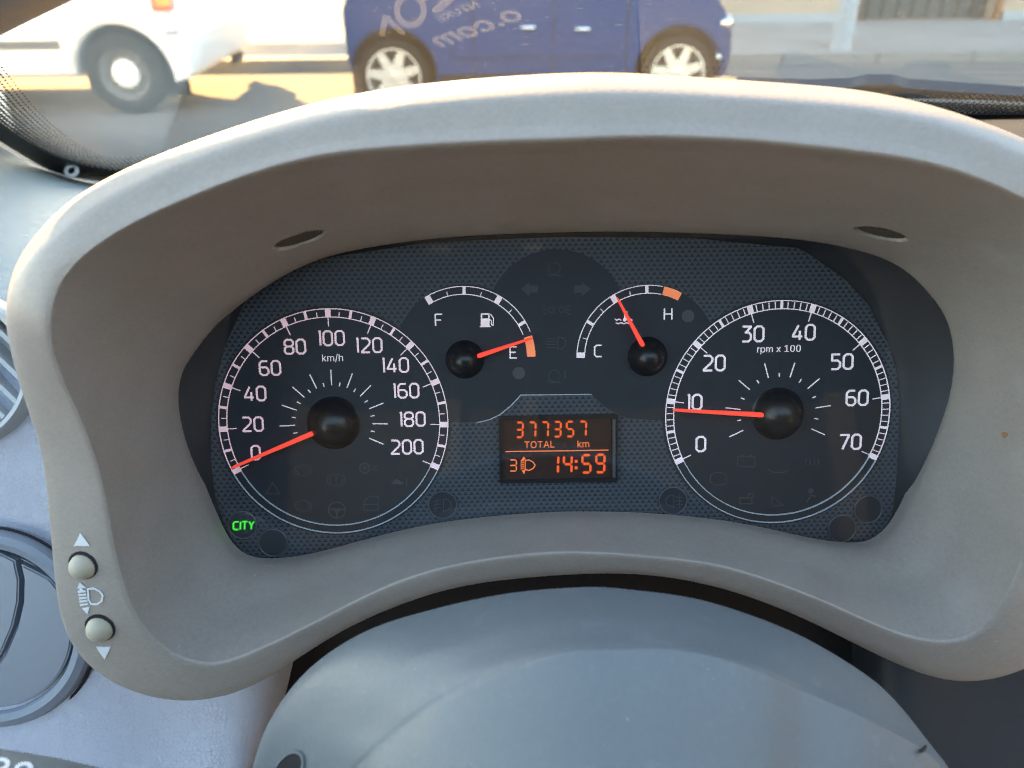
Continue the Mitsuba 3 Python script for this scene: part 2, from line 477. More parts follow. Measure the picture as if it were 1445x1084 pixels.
for px, py in ((745, 40), (823, 42)):
    c = aty(px, py, YC)
    m = trimesh.creation.icosphere(subdivisions=3); m.apply_scale([0.062, 0.03, 0.024]); m.apply_translation([c[0], YC + 0.045, c[2]])
    put(cb + '__door_handle', m, 'm_chrome', smooth=True, local=False)
for px in (668, 782, 886):
    a = wx(px, 60, YC)
    put(cb + '__door_seam', bx(a - 0.004, a + 0.004, YC + 0.047, YC + 0.053, 0.30, 0.95), 'm_black', local=False)
put(cb + '__sill', bx(h1 + 0.37, h2 - 0.37, YC + 0.030, YC + 0.055, 0.225, 0.30), 'm_black', local=False)
put(cb + '__bumper_seam', bx(h2 + 0.345, b1 - 0.02, YC + 0.040, YC + 0.058, 0.560, 0.568), 'm_black', local=False)
put(cb + '__fuel_flap', bx(h1 + 0.12, h1 + 0.27, YC + 0.044, YC + 0.056, 0.70, 0.83), 'm_blue_paint', local=False)
put(vb + '__bumper_seam', bx(vh + 0.40, rx + 0.05, YCW - 0.016, YCW + 0.01, 0.602, 0.612), 'm_trimdark', local=False)
put(vb + '__side_moulding', bx(vh - 2.4, vh - 0.42, YCW - 0.008, YCW + 0.02, 0.50, 0.56), 'm_cargrey', local=False)
m = trimesh.creation.icosphere(subdivisions=3); m.apply_scale([0.09, 0.12, 0.085]); m.apply_translation([b1 - 0.085, YC + 0.16, 0.64])
put(cb + '__headlight', m, 'm_chrome', smooth=True, local=False)
m = trimesh.creation.icosphere(subdivisions=3); m.apply_scale([0.03, 0.04, 0.04]); m.apply_translation([b1 - 0.10, YC + 0.09, 0.40])
put(cb + '__fog_lamp', m, 'm_chrome', smooth=True, local=False)
wg = Polygon([(b1 - 1.12, 1.0), (b1 - 1.62, 1.37), (b1 - 2.0, 1.43), (b0 + .75, 1.40), (b0 + .35, 1.0)])
m = ext(wg, 0, 0.02); v = m.vertices.copy(); m.vertices = np.stack([v[:, 0], YC + 0.045 + v[:, 2], v[:, 1]], 1); m.invert()
put(cb + '__window', m, 'm_carglass', local=False)
wheel(cb, h1, YC + 0.13, 0.282, 7, 0.212)
wheel(cb, h2, YC + 0.13, 0.282, 7, 0.212)
tag(cb, 'dark blue small car with bright alloy wheels parked across the road', 'car')

# ------------------------------------------------------------------ windscreen
RAKE = math.radians(33)
WN_W = np.array([0, -math.sin(RAKE), math.cos(RAKE)])          # its normal, up and towards the driver... inside face
WB = aty(1400, 165, 0.24)                                      # a point of its lower edge
WN = np.array([0, -math.sin(RAKE), -math.cos(RAKE)])
WO = LOC(WB); WNL = WN @ L2W.T
wa, wb_, wn_ = np.array([1.0, 0, 0]), np.array([0, -math.cos(RAKE), math.sin(RAKE)]) @ L2W.T, WNL


def WP(px, py):
    q = onplane(px, py, WO, WNL) - WO
    return np.array([q @ wa, q @ wb_])


def WPoly(pts):
    return Polygon([WP(*p) for p in pts])


def wput(key, g, h0, h1, bsdf, **k):
    return put(key, onto(ext(g, h0, h1), WO, wa, wb_, wn_), bsdf, **k)


edge_l = [(-160, 60), (-60, 150), (0, 194), (40, 219), (95, 244), (150, 252), (250, 250), (420, 232), (700, 205), (1000, 182), (1240, 169), (1445, 165), (1800, 166)]
inner_l = [(-150, 20), (-60, 112), (0, 168), (40, 196), (95, 222), (150, 235), (250, 233), (420, 215), (700, 188), (1000, 168), (1240, 158), (1445, 156), (1800, 156)]
E2 = open_curve([WP(*p) for p in edge_l], 160)
I2 = open_curve([WP(*p) for p in inner_l], 160)
top = max(E2[:, 1].max(), 0) + 0.9
glass = Polygon(np.vstack([E2, [[E2[-1, 0], top], [E2[0, 0] - 0.0, top]]]))
gm = trimesh.creation.triangulate_polygon(glass.buffer(0), engine='earcut')
gm = trimesh.Trimesh(np.c_[gm[0], np.zeros(len(gm[0]))], gm[1])
put('windscreen__glass', onto(gm, WO, wa, wb_, wn_), 'm_glass')
wput('windscreen__black_border', Polygon(np.vstack([E2, I2[::-1]])), 0.0015, 0.0025, 'm_seal')
# a thin film of street dust on the outside of the glass


def film(p, n, uv):
    a = fbm(p.x * 9, p.y * 9, p.z * 9, 3)
    b = noise(p.x * 700, p.y * 700, p.z * 700)
    return 0.006 + 0.026 * a * a + 0.10 * smoothstep(0.82, 0.95, b) * a


scene['m_film'] = {'type': 'mask', 'opacity': proc(film), 'bsdf': {'type': 'principledthin', 'base_color': {'type': 'rgb', 'value': [0.75, 0.72, 0.66]}, 'roughness': 0.8, 'diff_trans': 1.1}}
put('windscreen__dust_film', onto(gm, WO - wn_ * 0.003, wa, wb_, wn_), 'm_film')
# rows of ceramic dots that shrink away from the black border
inner_line = LineString(I2)
dots = []
pitch = 0.0037
nx = np.arange(I2[:, 0].min(), I2[:, 0].max(), pitch)
border = Polygon(np.vstack([E2, I2[::-1]])).buffer(0.0002)
for row in range(9):
    off = (row + 0.6) * pitch * 0.86
    c = inner_line.parallel_offset(off, 'left', join_style=1)
    if c.geom_type != 'LineString': c = max(c.geoms, key=lambda q: q.length)
    r = 0.00155 * (1 - row / 11.0)
    s = (row % 2) * pitch / 2
    while s < c.length:
        q = c.interpolate(s)
        dots.append(Point(q.x, q.y).buffer(r, 2)); s += pitch
dm = trimesh.util.concatenate([ext(g, 0.0015, 0.002) for g in dots])
put('windscreen__border_dots', onto(dm, WO, wa, wb_, wn_), 'm_seal')
tag('windscreen__border_dots', kind='stuff')
tag('windscreen', 'windscreen with black dotted border and faint white lettering', 'windscreen')


# lettering seen mirrored from inside
def wl(pts, wpx):
    return LineString([WP(*p) for p in pts]).buffer(wpx * 0.00034, cap_style=1)


LET = []
cO = WP(579, 14)
t = np.linspace(0, 2 * np.pi, 40)
LET.append(Polygon([WP(579 + 23 * math.cos(a), 14 + 25 * math.sin(a)) for a in t]).difference(Polygon([WP(579 + 15 * math.cos(a), 14 + 17 * math.sin(a)) for a in t])))
LET += [wl([(539, 48), (544, 24), (568, 46)], 4), wl([(616, 14), (638, -6)], 6)]
bigs = unary_union(LET)
wput('windscreen__lettering', bigs, 0.0005, 0.0008, 'm_decal')
sm = []


def mirrored(text, x, y, hpx, ang, bold=False):
    m = meshkit.text_mesh(text, 1.0, 0.1, bold)
    a = WP(x, y); k = hpx * 0.00056
    v = m.vertices.copy(); v[:, 0] *= -1
    v[:, 0] -= v[:, 0].min()
    ca, sa = math.cos(ang), math.sin(ang)
    X = a[0] + k * (v[:, 0] * ca - v[:, 1] * sa); Y = a[1] + k * (v[:, 0] * sa + v[:, 1] * ca)
    return onto(trimesh.Trimesh(np.stack([X, Y, 0.0005 + 0.003 * v[:, 2]], 1), m.faces[:, ::-1], process=False), WO, wa, wb_, wn_)


put('windscreen__lettering', mirrored('o.com', 624, 66, 22, 0.62, True), 'm_decal')
put('windscreen__lettering', mirrored('NTURE', 622, 30, 9, 0.62, True), 'm_decal')
# clip on the border
ro = onplane(101, 241, WO + wn_ * 0.006, WNL)
rg = torus(0.0037, 0.0014, 32, 10)
ra, rb, rn = frame((0, 0.35, 1))
put('screw_ring', onto(rg, ro, ra, rb, rn), 'm_print', smooth=True)
tag('screw_ring', 'small pale ring fixed on the black windscreen border', 'ring')


# wiper in front of the glass
WH = 0.012
WO2 = WO - wn_ * WH


def WP2(px, py):
    q = onplane(px, py, WO2, WNL) - WO2
    return np.array([q @ wa, q @ wb_])


put('windscreen_wiper__arm', onto(ext(Polygon([WP2(*p) for p in [(1040, 121), (1140, 125), (1200, 123), (1222, 118), (1262, 118), (1282, 124), (1330, 127), (1445, 135), (1560, 142), (1560, 150), (1445, 143), (1330, 139), (1200, 137), (1040, 131)]]), -0.006, 0.0), WO2, wa, wb_, wn_), 'm_wiper')
for px in (1211, 1247):
    cy = trimesh.creation.cylinder(radius=0.003, height=0.003, sections=20)
    put('windscreen_wiper__rivet', onto(cy, onplane(px, 128, WO2, WNL), wa, wb_, wn_), 'm_black')
put('windscreen_wiper__blade', onto(ext(LineString([WP2(1150, 139), WP2(1300, 143), WP2(1560, 154)]).buffer(0.0015), 0.0002, 0.006), WO2, wa, wb_, wn_), 'm_seal')
tag('windscreen_wiper', 'grey windscreen wiper lying along the bottom of the glass at right', 'wiper')

# ------------------------------------------------------------------ instrument cluster
IC = 'instrument_cluster'
A_PX = [(790, 327), (880, 326), (980, 328), (1080, 333), (1150, 340), (1210, 352), (1270, 375), (1310, 410), (1335, 445), (1346, 480), (1348, 525), (1340, 570), (1320, 630), (1290, 700), (1262, 750), (1235, 770), (1205, 773), (1160, 768), (1100, 755), (1030, 742), (950, 733), (870, 729), (790, 729), (700, 735), (600, 748), (500, 772), (430, 790), (380, 796), (345, 792), (322, 775), (300, 735), (270, 660), (253, 600), (249, 560), (255, 526), (270, 500), (300, 460), (340, 425), (390, 392), (440, 368), (500, 352), (600, 337), (700, 330)]
WA = 0.011
NS = 840
cA, tA = closed_curve([P(x, y, WA) for x, y in A_PX], NS)
LA = cA(np.linspace(0, 1, NS, endpoint=False))
opening = Polygon(LA[:, :2]).buffer(0)
# printed face: where its edge shows it is traced, elsewhere it reaches under the hood
F_PX = [(250, 338), (380, 372), (345, 425), (318, 485), (303, 541), (297, 590), (297, 650), (303, 700), (318, 745), (345, 790), (420, 800), (640, 760), (800, 742), (950, 745), (1120, 775), (1235, 770), (1259, 725), (1265, 680), (1269, 621), (1270, 566), (1266, 522), (1252, 481), (1226, 430), (1195, 395), (1130, 350), (980, 336), (790, 334), (600, 342), (470, 362), (410, 372)]
F_PX = F_PX[1:]
F2 = np.array([P(x, y, 0.0)[:2] for x, y in F_PX])
facep = Polygon(F2).buffer(0.003).buffer(-0.003)


def uvmesh(poly, w):
    v, f = trimesh.creation.triangulate_polygon(poly, engine='earcut')
    m = trimesh.Trimesh(np.c_[v, np.full(len(v), w)], f, process=False)
    return m, v * 1000.0


fm, fuv = uvmesh(facep, 0.0)
put(IC + '__dial_face', fm, 'm_face', uv=fuv)
# black surround from the face's edge up to the lens
ctr = np.array(facep.centroid.coords[0])


def by_angle(poly, ang):
    out = []
    for a in ang:
        l = LineString([ctr, ctr + 0.5 * np.array([math.cos(a), math.sin(a)])])
        g = poly.exterior.intersection(l)
        pts = [g] if g.geom_type == 'Point' else list(getattr(g, 'geoms', []))
        q = max(pts, key=lambda q: np.hypot(q.x - ctr[0], q.y - ctr[1]))
        out.append((q.x, q.y))
    return np.array(out)


ang = np.linspace(0, 2 * np.pi, 300, endpoint=False)
o2, f2 = by_angle(opening.buffer(0.0015), ang), by_angle(facep, ang)
wl_ = [np.c_[f2 + (ctr - f2) * 0.004, np.full(300, -0.0006)], np.c_[f2, np.full(300, 0.0006)], np.c_[f2 * .55 + o2 * .45, np.full(300, 0.005)], np.c_[o2, np.full(300, WA - 0.0005)]]
put(IC + '__surround', loft(wl_, 4), 'm_wall', smooth=True)
bk = trimesh.creation.triangulate_polygon(opening.buffer(0.004), engine='earcut')
put(IC + '__back_plate', trimesh.Trimesh(np.c_[bk[0], np.full(len(bk[0]), -0.004)], bk[1]), 'm_wall')
lv = trimesh.creation.triangulate_polygon(opening.buffer(0.001), engine='earcut')
LENS = trimesh.Trimesh(np.c_[lv[0], np.full(len(lv[0]), WA)], lv[1])
put(IC + '__lens', LENS, 'm_lens')
tag(IC, 'black instrument cluster with speedometer, rev counter and orange display under the hood', 'instrument cluster')

PW = 0.0003      # printed layers are this thick
SP, TA = np.array([-0.06883, -0.01366]), np.array([0.10311, -0.01366])
RO, RI = 0.04399, 0.04053
FU, TE = P(655, 505)[:2], P(913, 503)[:2]
GO, GI = 100 * S, 88 * S


def pol(c, r, deg):      # degrees clockwise from straight up
    a = math.radians(90 - deg)
    return np.array([c[0] + r * math.cos(a), c[1] + r * math.sin(a)])


def arc_band(c, r0, r1, d0, d1, n=90):
    dd = np.linspace(d0, d1, n)
    return Polygon([pol(c, r1, d) for d in dd] + [pol(c, r0, d) for d in dd[::-1]])


def tick(c, r0, r1, deg, width):
    return LineString([pol(c, r0, deg), pol(c, r1, deg)]).buffer(width / 2, cap_style=2)


def flat(key, g, bsdf='m_white', w0=0.0006, h=PW, **k):
    return put(key, ext(g, w0, w0 + h), bsdf, **k)


# dark printed field behind the two small gauges and the telltales
r97 = 97.5 * S
field = unary_union([Point(P(657, 500)[:2]).buffer(r97, 48), Point(P(913, 500)[:2]).buffer(r97, 48), Point(P(785, 452)[:2]).buffer(r97, 48), PG([(657, 420), (913, 420), (913, 595), (657, 598)])])
trap = PG([(640, 700), (640, 640), (673, 596.5), (690, 592), (705, 585), (720, 573), (735, 557), (834, 556), (850, 572), (866, 582), (884, 590), (935, 594), (950, 700)])
trap = trap.union(PG([(600, 598), (680, 595), (680, 700), (600, 700)])).union(PG([(900, 592), (990, 592), (990, 700), (900, 700)]))
field = field.difference(trap)
put(IC + '__gauge_field', ext(field, 0.0001, 0.0004), 'm_dial')
edge = LineString(px2d([(673, 596), (690, 592), (705, 585), (720, 573), (735, 557), (834, 556)])).buffer(0.55 * S)
put(IC + '__gauge_field__edge_line', ext(edge, 0.0004, 0.0009), 'm_rimline')  # highlight along the field's edge, drawn as a pale raised line
edge = LineString(px2d([(834, 556), (850, 572), (866, 582), (884, 590), (935, 594)])).buffer(0.35 * S)
put(IC + '__gauge_field__edge_line', ext(edge, 0.0004, 0.0007), 'm_icon2')

# ---- stroke lettering like the dials' own
q = 0.16


def rr(w, y0, y1, c=q):  # closed rounded box
    return [(c, y0), (w - c, y0), (w, y0 + c), (w, y1 - c), (w - c, y1), (c, y1), (0, y1 - c), (0, y0 + c), (c, y0)]


W0 = 0.60
GL = {'0': [rr(W0, 0, 1)], '1': [[(0.02, 1.0), (0.12, 1.0), (0.12, 0)]],
      '2': [[(0.02, 1), (W0 - q, 1), (W0, 1 - q), (W0, 0.66), (W0 - .08, 0.52), (0.03, 0.06), (0.03, 0), (W0, 0)]],
      '3': [[(0.02, 1), (W0 - .02, 1), (W0 - .02, 0.96), (0.24, 0.60), (W0 - q, 0.60), (W0, 0.60 - q), (W0, q), (W0 - q, 0), (0.02, 0)]],
      '4': [[(0.38, 1), (0.02, 0.30), (0.02, 0.24), (W0 + .04, 0.24)], [(W0 - .12, 0.62), (W0 - .12, 0)]],
      '5': [[(W0 - .04, 1), (0.04, 1), (0.04, 0.58), (W0 - q, 0.58), (W0, 0.58 - q), (W0, q), (W0 - q, 0), (0.02, 0)]],
      '6': [[(W0 - .05, 1), (q, 1), (0, 1 - q), (0, q), (q, 0), (W0 - q, 0), (W0, q), (W0, 0.56 - q), (W0 - q, 0.56), (0, 0.56)]],
      '7': [[(0, 1), (W0, 1), (W0, 0.95), (0.2, 0)]],
      '8': [rr(W0, 0, 0.53, .14), rr(W0 - .0, 0.53, 1, .14)],
      'F': [[(0, 0), (0, 1), (.6, 1)], [(0, .5), (.5, .5)]], 'E': [[(.6, 0), (0, 0), (0, 1), (.6, 1)], [(0, .5), (.5, .5)]],
      'C': [[(.62, 1), (q, 1), (0, 1 - q), (0, q), (q, 0), (.62, 0)]], 'I': [[(0.03, 0), (0.03, 1)]], 'T': [[(0, 1), (.62, 1)], [(.31, 1), (.31, 0)]], 'Y': [[(0, 1), (.31, .5), (.62, 1)], [(.31, .5), (.31, 0)]],
      'H': [[(0, 0), (0, 1)], [(.66, 0), (.66, 1)], [(0, .5), (.66, .5)]]}
ADV = {'1': 0.32}


def word(text, cx, cy, h, stroke=0.138, gap=0.20):
    x, gs = 0.0, []
    for ch in text:
        w = max(p[0] for l in GL[ch] for p in l)
        for l in GL[ch]:
            gs.append(affinity.translate(LineString(l), x, 0).buffer(stroke / 2, cap_style=2, join_style=1, quad_segs=4))
        x += w + gap + stroke * 0.3
    g = unary_union(gs)
    b = g.bounds
    g = affinity.translate(g, -(b[0] + b[2]) / 2, -(b[1] + b[3]) / 2)
    g = affinity.scale(g, h, h, origin=(0, 0))
    return affinity.translate(g, cx, cy)


def text2(key, text, px, py, hpx, bsdf='m_white', bold=False, w0=0.0006, **k):
    m = meshkit.text_mesh(text, hpx * S, PW, bold)
    b = m.bounds
    c = P(px, py)
    m.apply_translation([c[0] - (b[0, 0] + b[1, 0]) / 2, c[1] - (b[0, 1] + b[1, 1]) / 2, w0])
    return put(key, m, bsdf, **k)


def dome(R, H, n=40):
    prof = [[0, H], [R * .18, H * .985], [R * .36, H * .92], [R * .54, H * .79], [R * .70, H * .60], [R * .80, H * .40], [R * .86, H * .2], [R * .92, H * .07], [R, 0.0], [R, -0.0006]]
    return revolve(prof, n)


def gauge_hub(key, c, R, H):
    m = dome(R, H); m.apply_translation([c[0], c[1], 0.0007])
    return put(key, m, 'm_hub', smooth=50)


def needle(key, c, tip_px, w, r0, w_base, w_tip):
    tip = P(*tip_px, w)
    d = tip[:2] - c; L = np.linalg.norm(d); d /= L
    nrm = np.array([-d[1], d[0]])
    secs = []
    for t, wd in ((r0, w_base * .75), (r0 + 0.0008, w_base), (L - 0.0015, w_tip), (L, w_tip * .5)):
        b = c + d * t
        secs.append([[*(b - nrm * wd / 2), w - .0011], [*(b - nrm * wd * .42), w], [*(b - nrm * wd * .12), w + .0004], [*(b + nrm * wd * .12), w + .0004], [*(b + nrm * wd * .42), w], [*(b + nrm * wd / 2), w - .0011]])
    G = np.array(secs)
    m = grid_mesh(G, closed=True)
    caps = []
    for r in (0, 3):
        i = r * 6 + np.arange(6)
        caps += [[i[0], i[k], i[k + 1]] for k in range(1, 5)]
    m = trimesh.Trimesh(m.vertices, np.vstack([m.faces, caps]), process=False)
    m.fix_normals()
    return put(key, m, 'm_needle', emitter=glow((0.66, 0.060, 0.036)))


def big_dial(key, c, majors, subs, numerals, num_px, hnum, unit, unit_px, hub_px, tip_px):
    put(key, ext(Point(c).buffer(RO + 0.0009, 96), 0.0001, 0.0005), 'm_dial')
    lw = 0.00034
    ring = [arc_band(c, RO - lw, RO, -115, 115), arc_band(c, RI, RI + lw, -115, 115)]
    n = len(majors) - 1
    step = 230.0 / n
    for i in range(n + 1):
        a = -115 + step * i
        ring.append(tick(c, RI, RO, a, 0.0021))
        ring.append(tick(c, RI - 0.0034, RI, a, 0.00034))
        if i < n:
            for j in range(1, subs):
                half = j * 2 == subs
                ring.append(tick(c, RI, RO, a + step * j / subs, 0.0010) if half else tick(c, RI, RI + 0.0022 if subs == 4 else RO - .0006, a + step * j / subs, 0.00030))
    lit = (0.30, 0.13, 0.14) if unit == 'km/h' else BACK
    flat(key + '__scale_ring', unary_union(ring), emitter=glow(lit))
    rr_ = [arc_band(c, RO - lw, RO, 116.5, 243.5), arc_band(c, RI, RI + lw, 116.5, 243.5)]
    flat(key + '__lower_ring', unary_union(rr_), 'm_rimline', h=0.0006)
    mk = []
    for i in range(n + 1):
        a = -115 + step * i
        mk.append(tick(c, 0.0148, 0.0207, a, 0.00036))
        if i < n: mk.append(tick(c, 0.0145, 0.0160, a + step / 2, 0.00036))
    flat(key + '__inner_marks', unary_union(mk), emitter=glow(BACK))
    for txt, (px, py) in zip(numerals, num_px):
        p = P(px, py)
        flat(key + '__numeral', word(txt, p[0], p[1], hnum), emitter=glow(lit))
    text2(key + '__unit', unit, unit_px[0], unit_px[1], unit_px[2], emitter=glow(BACK))
    gauge_hub(key + '__hub', c, 38 * S, 0.0085)
    needle(key + '__needle', c, tip_px, 0.0062, 0.0075, 0.0020, 0.0011)


SPD, TAC = IC + '__speedometer', IC + '__rev_counter'
big_dial(SPD, SP, range(11), 4, ['0', '20', '40', '60', '80', '100', '120', '140', '160', '180', '200'],
         [(362, 638), (358, 598), (361, 555), (382, 519), (417, 489), (469, 477), (522, 487), (559, 515), (574, 551), (583, 591), (575, 630)], 21.0 * S * 0.93, 'km/h', (470, 505, 9.5), None, (326, 661))
big_dial(TAC, TA, range(8), 10, ['0', '10', '20', '30', '40', '50', '60', '70'],
         [(988, 626), (980, 567), (1007, 512), (1062, 471), (1133, 469), (1187, 510), (1208, 561), (1199, 623)], 22.5 * S * 0.93, 'rpm x 100', (1098, 493, 9.5), None, (950, 579))
tag(SPD, 'speedometer dial reading to 200 with its needle resting at zero')
tag(TAC, 'rev counter dial to 70 with its needle just under 10')


def ang_of(c, px, py):
    p = P(px, py)[:2] - c
    return math.degrees(math.atan2(p[0], p[1]))


def small_gauge(key, c, d0, d1, band, ticks, hub_r, tip_px, dome_c):
    lw = 0.00032
    ring = [arc_band(c, GO - lw, GO, d0, d1), arc_band(c, GI, GI + lw, d0, d1)]
    for a, w, full in ticks:
        ring.append(tick(c, GI, GO, a, w) if full else tick(c, GI, GI + 0.0019, a, w))
    ring = unary_union(ring)
    put(key, ext(ring, 0.0006, 0.0006 + PW), 'm_white', emitter=glow(BACK))
    put(key + '__warning_band', ext(arc_band(c, GI, GO, *band, 24), 0.0006, 0.0006 + PW), 'm_orange', emitter=glow((0.30, 0.07, 0.025)))
    gauge_hub(key + '__hub', dome_c, hub_r, 0.0075)
    needle(key + '__needle', dome_c, tip_px, 0.0056, 0.0052, 0.0019, 0.0009)


a0 = ang_of(FU, 606, 425)
FE = ang_of(FU, 750, 473)
tk = [(a0 + (FE - a0) * t, w, f) for t, w, f in ((0, .0020, True), (0.17, .0003, False), (0.34, .0012, True), (.50, .0003, False), (0.67, .0020, True), (.81, .0003, False), (.90, .0012, True))]
a_s = [ang_of(FU, *p) for p in ((607, 425), (631, 414), (655, 411), (679, 414), (703, 423), (721, 438), (737, 456))]
FG, TG = IC + '__fuel_gauge', IC + '__temperature_gauge'
small_gauge(FG, FU, a_s[0] - 2, FE - 3, (FE, ang_of(FU, 752, 503)), [(a, (.0021 if i in (0, 4) else .0012 if i in (2, 6) else .0003), i % 2 == 0) for i, a in enumerate(a_s)], 27 * S, (752, 477), P(656, 507)[:2])
t_s = [ang_of(TE, *p) for p in ((819, 501), (823, 477), (831, 455), (847, 436), (865, 420), (888, 412), (912, 407))]
small_gauge(TG, TE, t_s[0] - 1.5, ang_of(TE, 934, 408), (ang_of(TE, 936, 407), ang_of(TE, 960, 416)), [(a, (.0021 if i in (0, 4) else .0012 if i in (2, 6) else .0003), i % 2 == 0) for i, a in enumerate(t_s)], 28 * S, (871, 420), P(913, 503)[:2])
for ch, px, py, par in (('F', 619, 451, FG), ('E', 724, 497, FG), ('C', 843, 495, TG), ('H', 942, 443, TG)):
    p = P(px, py)
    flat(par + '__letter', word(ch, p[0], p[1], 17.5 * S * .9, 0.12), emitter=glow(BACK))
# fuel pump symbol
pump = PG([(678.5, 442), (691, 442), (691, 460), (692.5, 460), (692.5, 461.5), (677, 461.5), (677, 460), (678.5, 460)]).difference(PG([(680.5, 444), (689, 444), (689, 449), (680.5, 449)]))
pump = pump.union(PL([(691, 451), (693.5, 452), (693.5, 458), (696, 459), (696.5, 449), (692, 443)], 1.4))
flat(FG + '__pump_symbol', pump, emitter=glow(BACK))
th = unary_union([PL([(881, 438), (881, 450)], 2), Point(P(881, 451)[:2]).buffer(2.6 * S), PL([(881, 440), (885, 440)], 1.4), PL([(881, 444), (885, 444)], 1.4),
                  PL([(867, 450), (870, 452), (873, 450), (876, 452)], 1.4), PL([(886, 452), (889, 450), (892, 452)], 1.4), PL([(868, 455), (872, 457), (876, 455), (880, 457), (884, 455), (888, 457)], 1.4)])
flat(TG + '__coolant_symbol', th, emitter=glow(BACK))


# ---- unlit telltale symbols, faint on the dark field
def ringp(px, py, r, lw=1.1):
    c = P(px, py)[:2]
    return Point(c).buffer((r + lw / 2) * S, 24).difference(Point(c).buffer((r - lw / 2) * S, 24))


def brackets(px, py, r):
    c = P(px, py)[:2]
    return unary_union([arc_band(c, (r - .6) * S, (r + .6) * S, 50, 130, 20), arc_band(c, (r - .6) * S, (r + .6) * S, 230, 310, 20)])


TT = IC + '__telltale'
icons = [unary_union([ringp(428, 663, 8), brackets(428, 663, 11.5)]),
         unary_union([ringp(475, 677, 9), brackets(475, 677, 12.5), PL([(475, 671), (475, 679)], 1.6), Point(P(475, 682.5)[:2]).buffer(1.1 * S)]),
         unary_union([ringp(515, 660, 7, 2), ringp(515, 660, 2), PL([(525, 660), (533, 656)], 1), PL([(525, 662), (533, 662)], 1)]),
         unary_union([PG([(552, 682), (556, 678), (560, 675), (565, 678), (570, 681), (568, 683)]), PL([(574, 675), (574, 685)], 1.2)]),
         PG([(386, 679), (397, 697), (375, 697)]).difference(PG([(386, 682), (394.5, 695.5), (377.5, 695.5)])),
         unary_union([ringp(429, 713, 8), brackets(429, 713, 11.5)]),
         unary_union([ringp(476, 719, 12, 1.8), Point(P(476, 720)[:2]).buffer(3.5 * S), PL([(465, 718), (487, 718)], 2.4), PL([(476, 719), (476, 730)], 2.4)]),
         unary_union([PL([(513, 719), (515, 706), (522, 700), (534, 700), (534, 719), (513, 719)], 1.2), PL([(513, 711), (534, 711)], 1.2)]),
         PG([(735, 408), (747, 398), (747, 403), (759, 403), (759, 413), (747, 413), (747, 418)]),
         PG([(833, 408), (821, 398), (821, 403), (810, 403), (810, 413), (821, 413), (821, 418)]),
         unary_union([PL([(771, 478 + 4 * i), (784, 478 + 4 * i)], 1.2) for i in range(4)] + [PL([(787, 476), (793, 476), (798, 481), (798, 487), (793, 492), (787, 492), (787, 476)], 1.4)]),
         unary_union([ringp(778, 437, 4), ringp(793, 437, 4)] + [PL([(772, 437 + 4 * i), (766, 437 + 7 * i)], 1) for i in (-1, 0, 1)] + [PL([(799, 437 + 4 * i), (805, 437 + 7 * i)], 1) for i in (-1, 0, 1)]),
         unary_union([ringp(782, 379, 8), PL([(772, 389), (793, 389)], 1.2)]),
         unary_union([ringp(782, 530, 8), PL([(773, 539), (792, 539)], 1.2), PL([(797, 523), (797, 534)], 1.6)]),
         unary_union([PL([(1040, 644), (1064, 644), (1064, 658), (1040, 658), (1040, 644)], 1.2), PL([(1044, 642), (1048, 642)], 2), PL([(1056, 642), (1060, 642)], 2), PL([(1044, 650), (1049, 650)], 1)]),
         PL([(1082, 661), (1090, 666), (1104, 666), (1112, 662)], 1.4),
         PL([(1002, 680), (1002, 670), (1008, 666), (1018, 666), (1024, 671), (1024, 682), (1008, 684), (1002, 680)], 1.3),
         unary_union([PL([(1043, 702), (1060, 702), (1060, 710), (1043, 710), (1043, 702)], 1.6), PL([(1055, 702), (1055, 696), (1062, 696), (1062, 702)], 1.4)]),
         PL([(1088, 712), (1088, 700), (1096, 706), (1104, 712), (1090, 713)], 1.2),
         unary_union([Point(P(1143, 692)[:2]).buffer(4 * S), PL([(1137, 708), (1143, 698), (1150, 700)], 2)]),
         unary_union([PL([(1136 + 6 * i, 646), (1136 + 6 * i, 656)], 1.2) for i in range(4)])]
for g in icons:
    flat(TT, g, 'm_icon', w0=0.0005, h=0.0002)
for px, py in ((732, 526), (970, 446)):
    flat(IC + '__warning_lamp', Point(P(px, py)[:2]).buffer(8.8 * S, 24), 'm_icon2', w0=0.0004, h=0.0004)
# round lamp wells with a fine raised rim
for px, py in ((625, 712), (949, 706), (343, 740), (386, 765), (1187, 745), (1224, 718)):
    c = P(px, py)[:2]
    k = put(IC + '__lamp_well', ext(Point(c).buffer(20 * S, 40), 0.0001, 0.0006), 'm_dial')
    tr = torus(20.3 * S, 0.00032, 56, 8); tr.apply_translation([c[0], c[1], 0.0006])
    put(k + '__rim', tr, 'm_wellrim', smooth=True)
    if (px, py) == (625, 712):
        put(k + '__fog_symbol', ext(unary_union([PL([(612, 707 + 5 * i), (622, 705 + 5 * i)], 1.1) for i in range(3)] + [PL([(617, 703), (614, 721)], 1.1), PL([(626, 704), (632, 704), (637, 710), (636, 717), (626, 721), (626, 704)], 1.3)]), 0.0006, 0.0008), 'm_icon')
    if (px, py) == (949, 706):
        put(k + '__fog_symbol', ext(unary_union([PL([(953, 701 + 5 * i), (963, 701 + 5 * i)], 1.1) for i in range(3)] + [PL([(958, 697), (958, 716)], 1.1), PL([(950, 698), (944, 698), (939, 704), (940, 711), (950, 715), (950, 698)], 1.3)]), 0.0006, 0.0008), 'm_icon')
pc = P(345, 740.5)
flat(IC + '__city_lamp', affinity.skew(word('CITY', pc[0], pc[1], 11.5 * S, 0.19, 0.16), xs=6), 'm_icon', w0=0.0007, emitter=glow((0.03, 0.92, 0.015)))
tag(IC + '__city_lamp', 'green lit letters reading CITY')

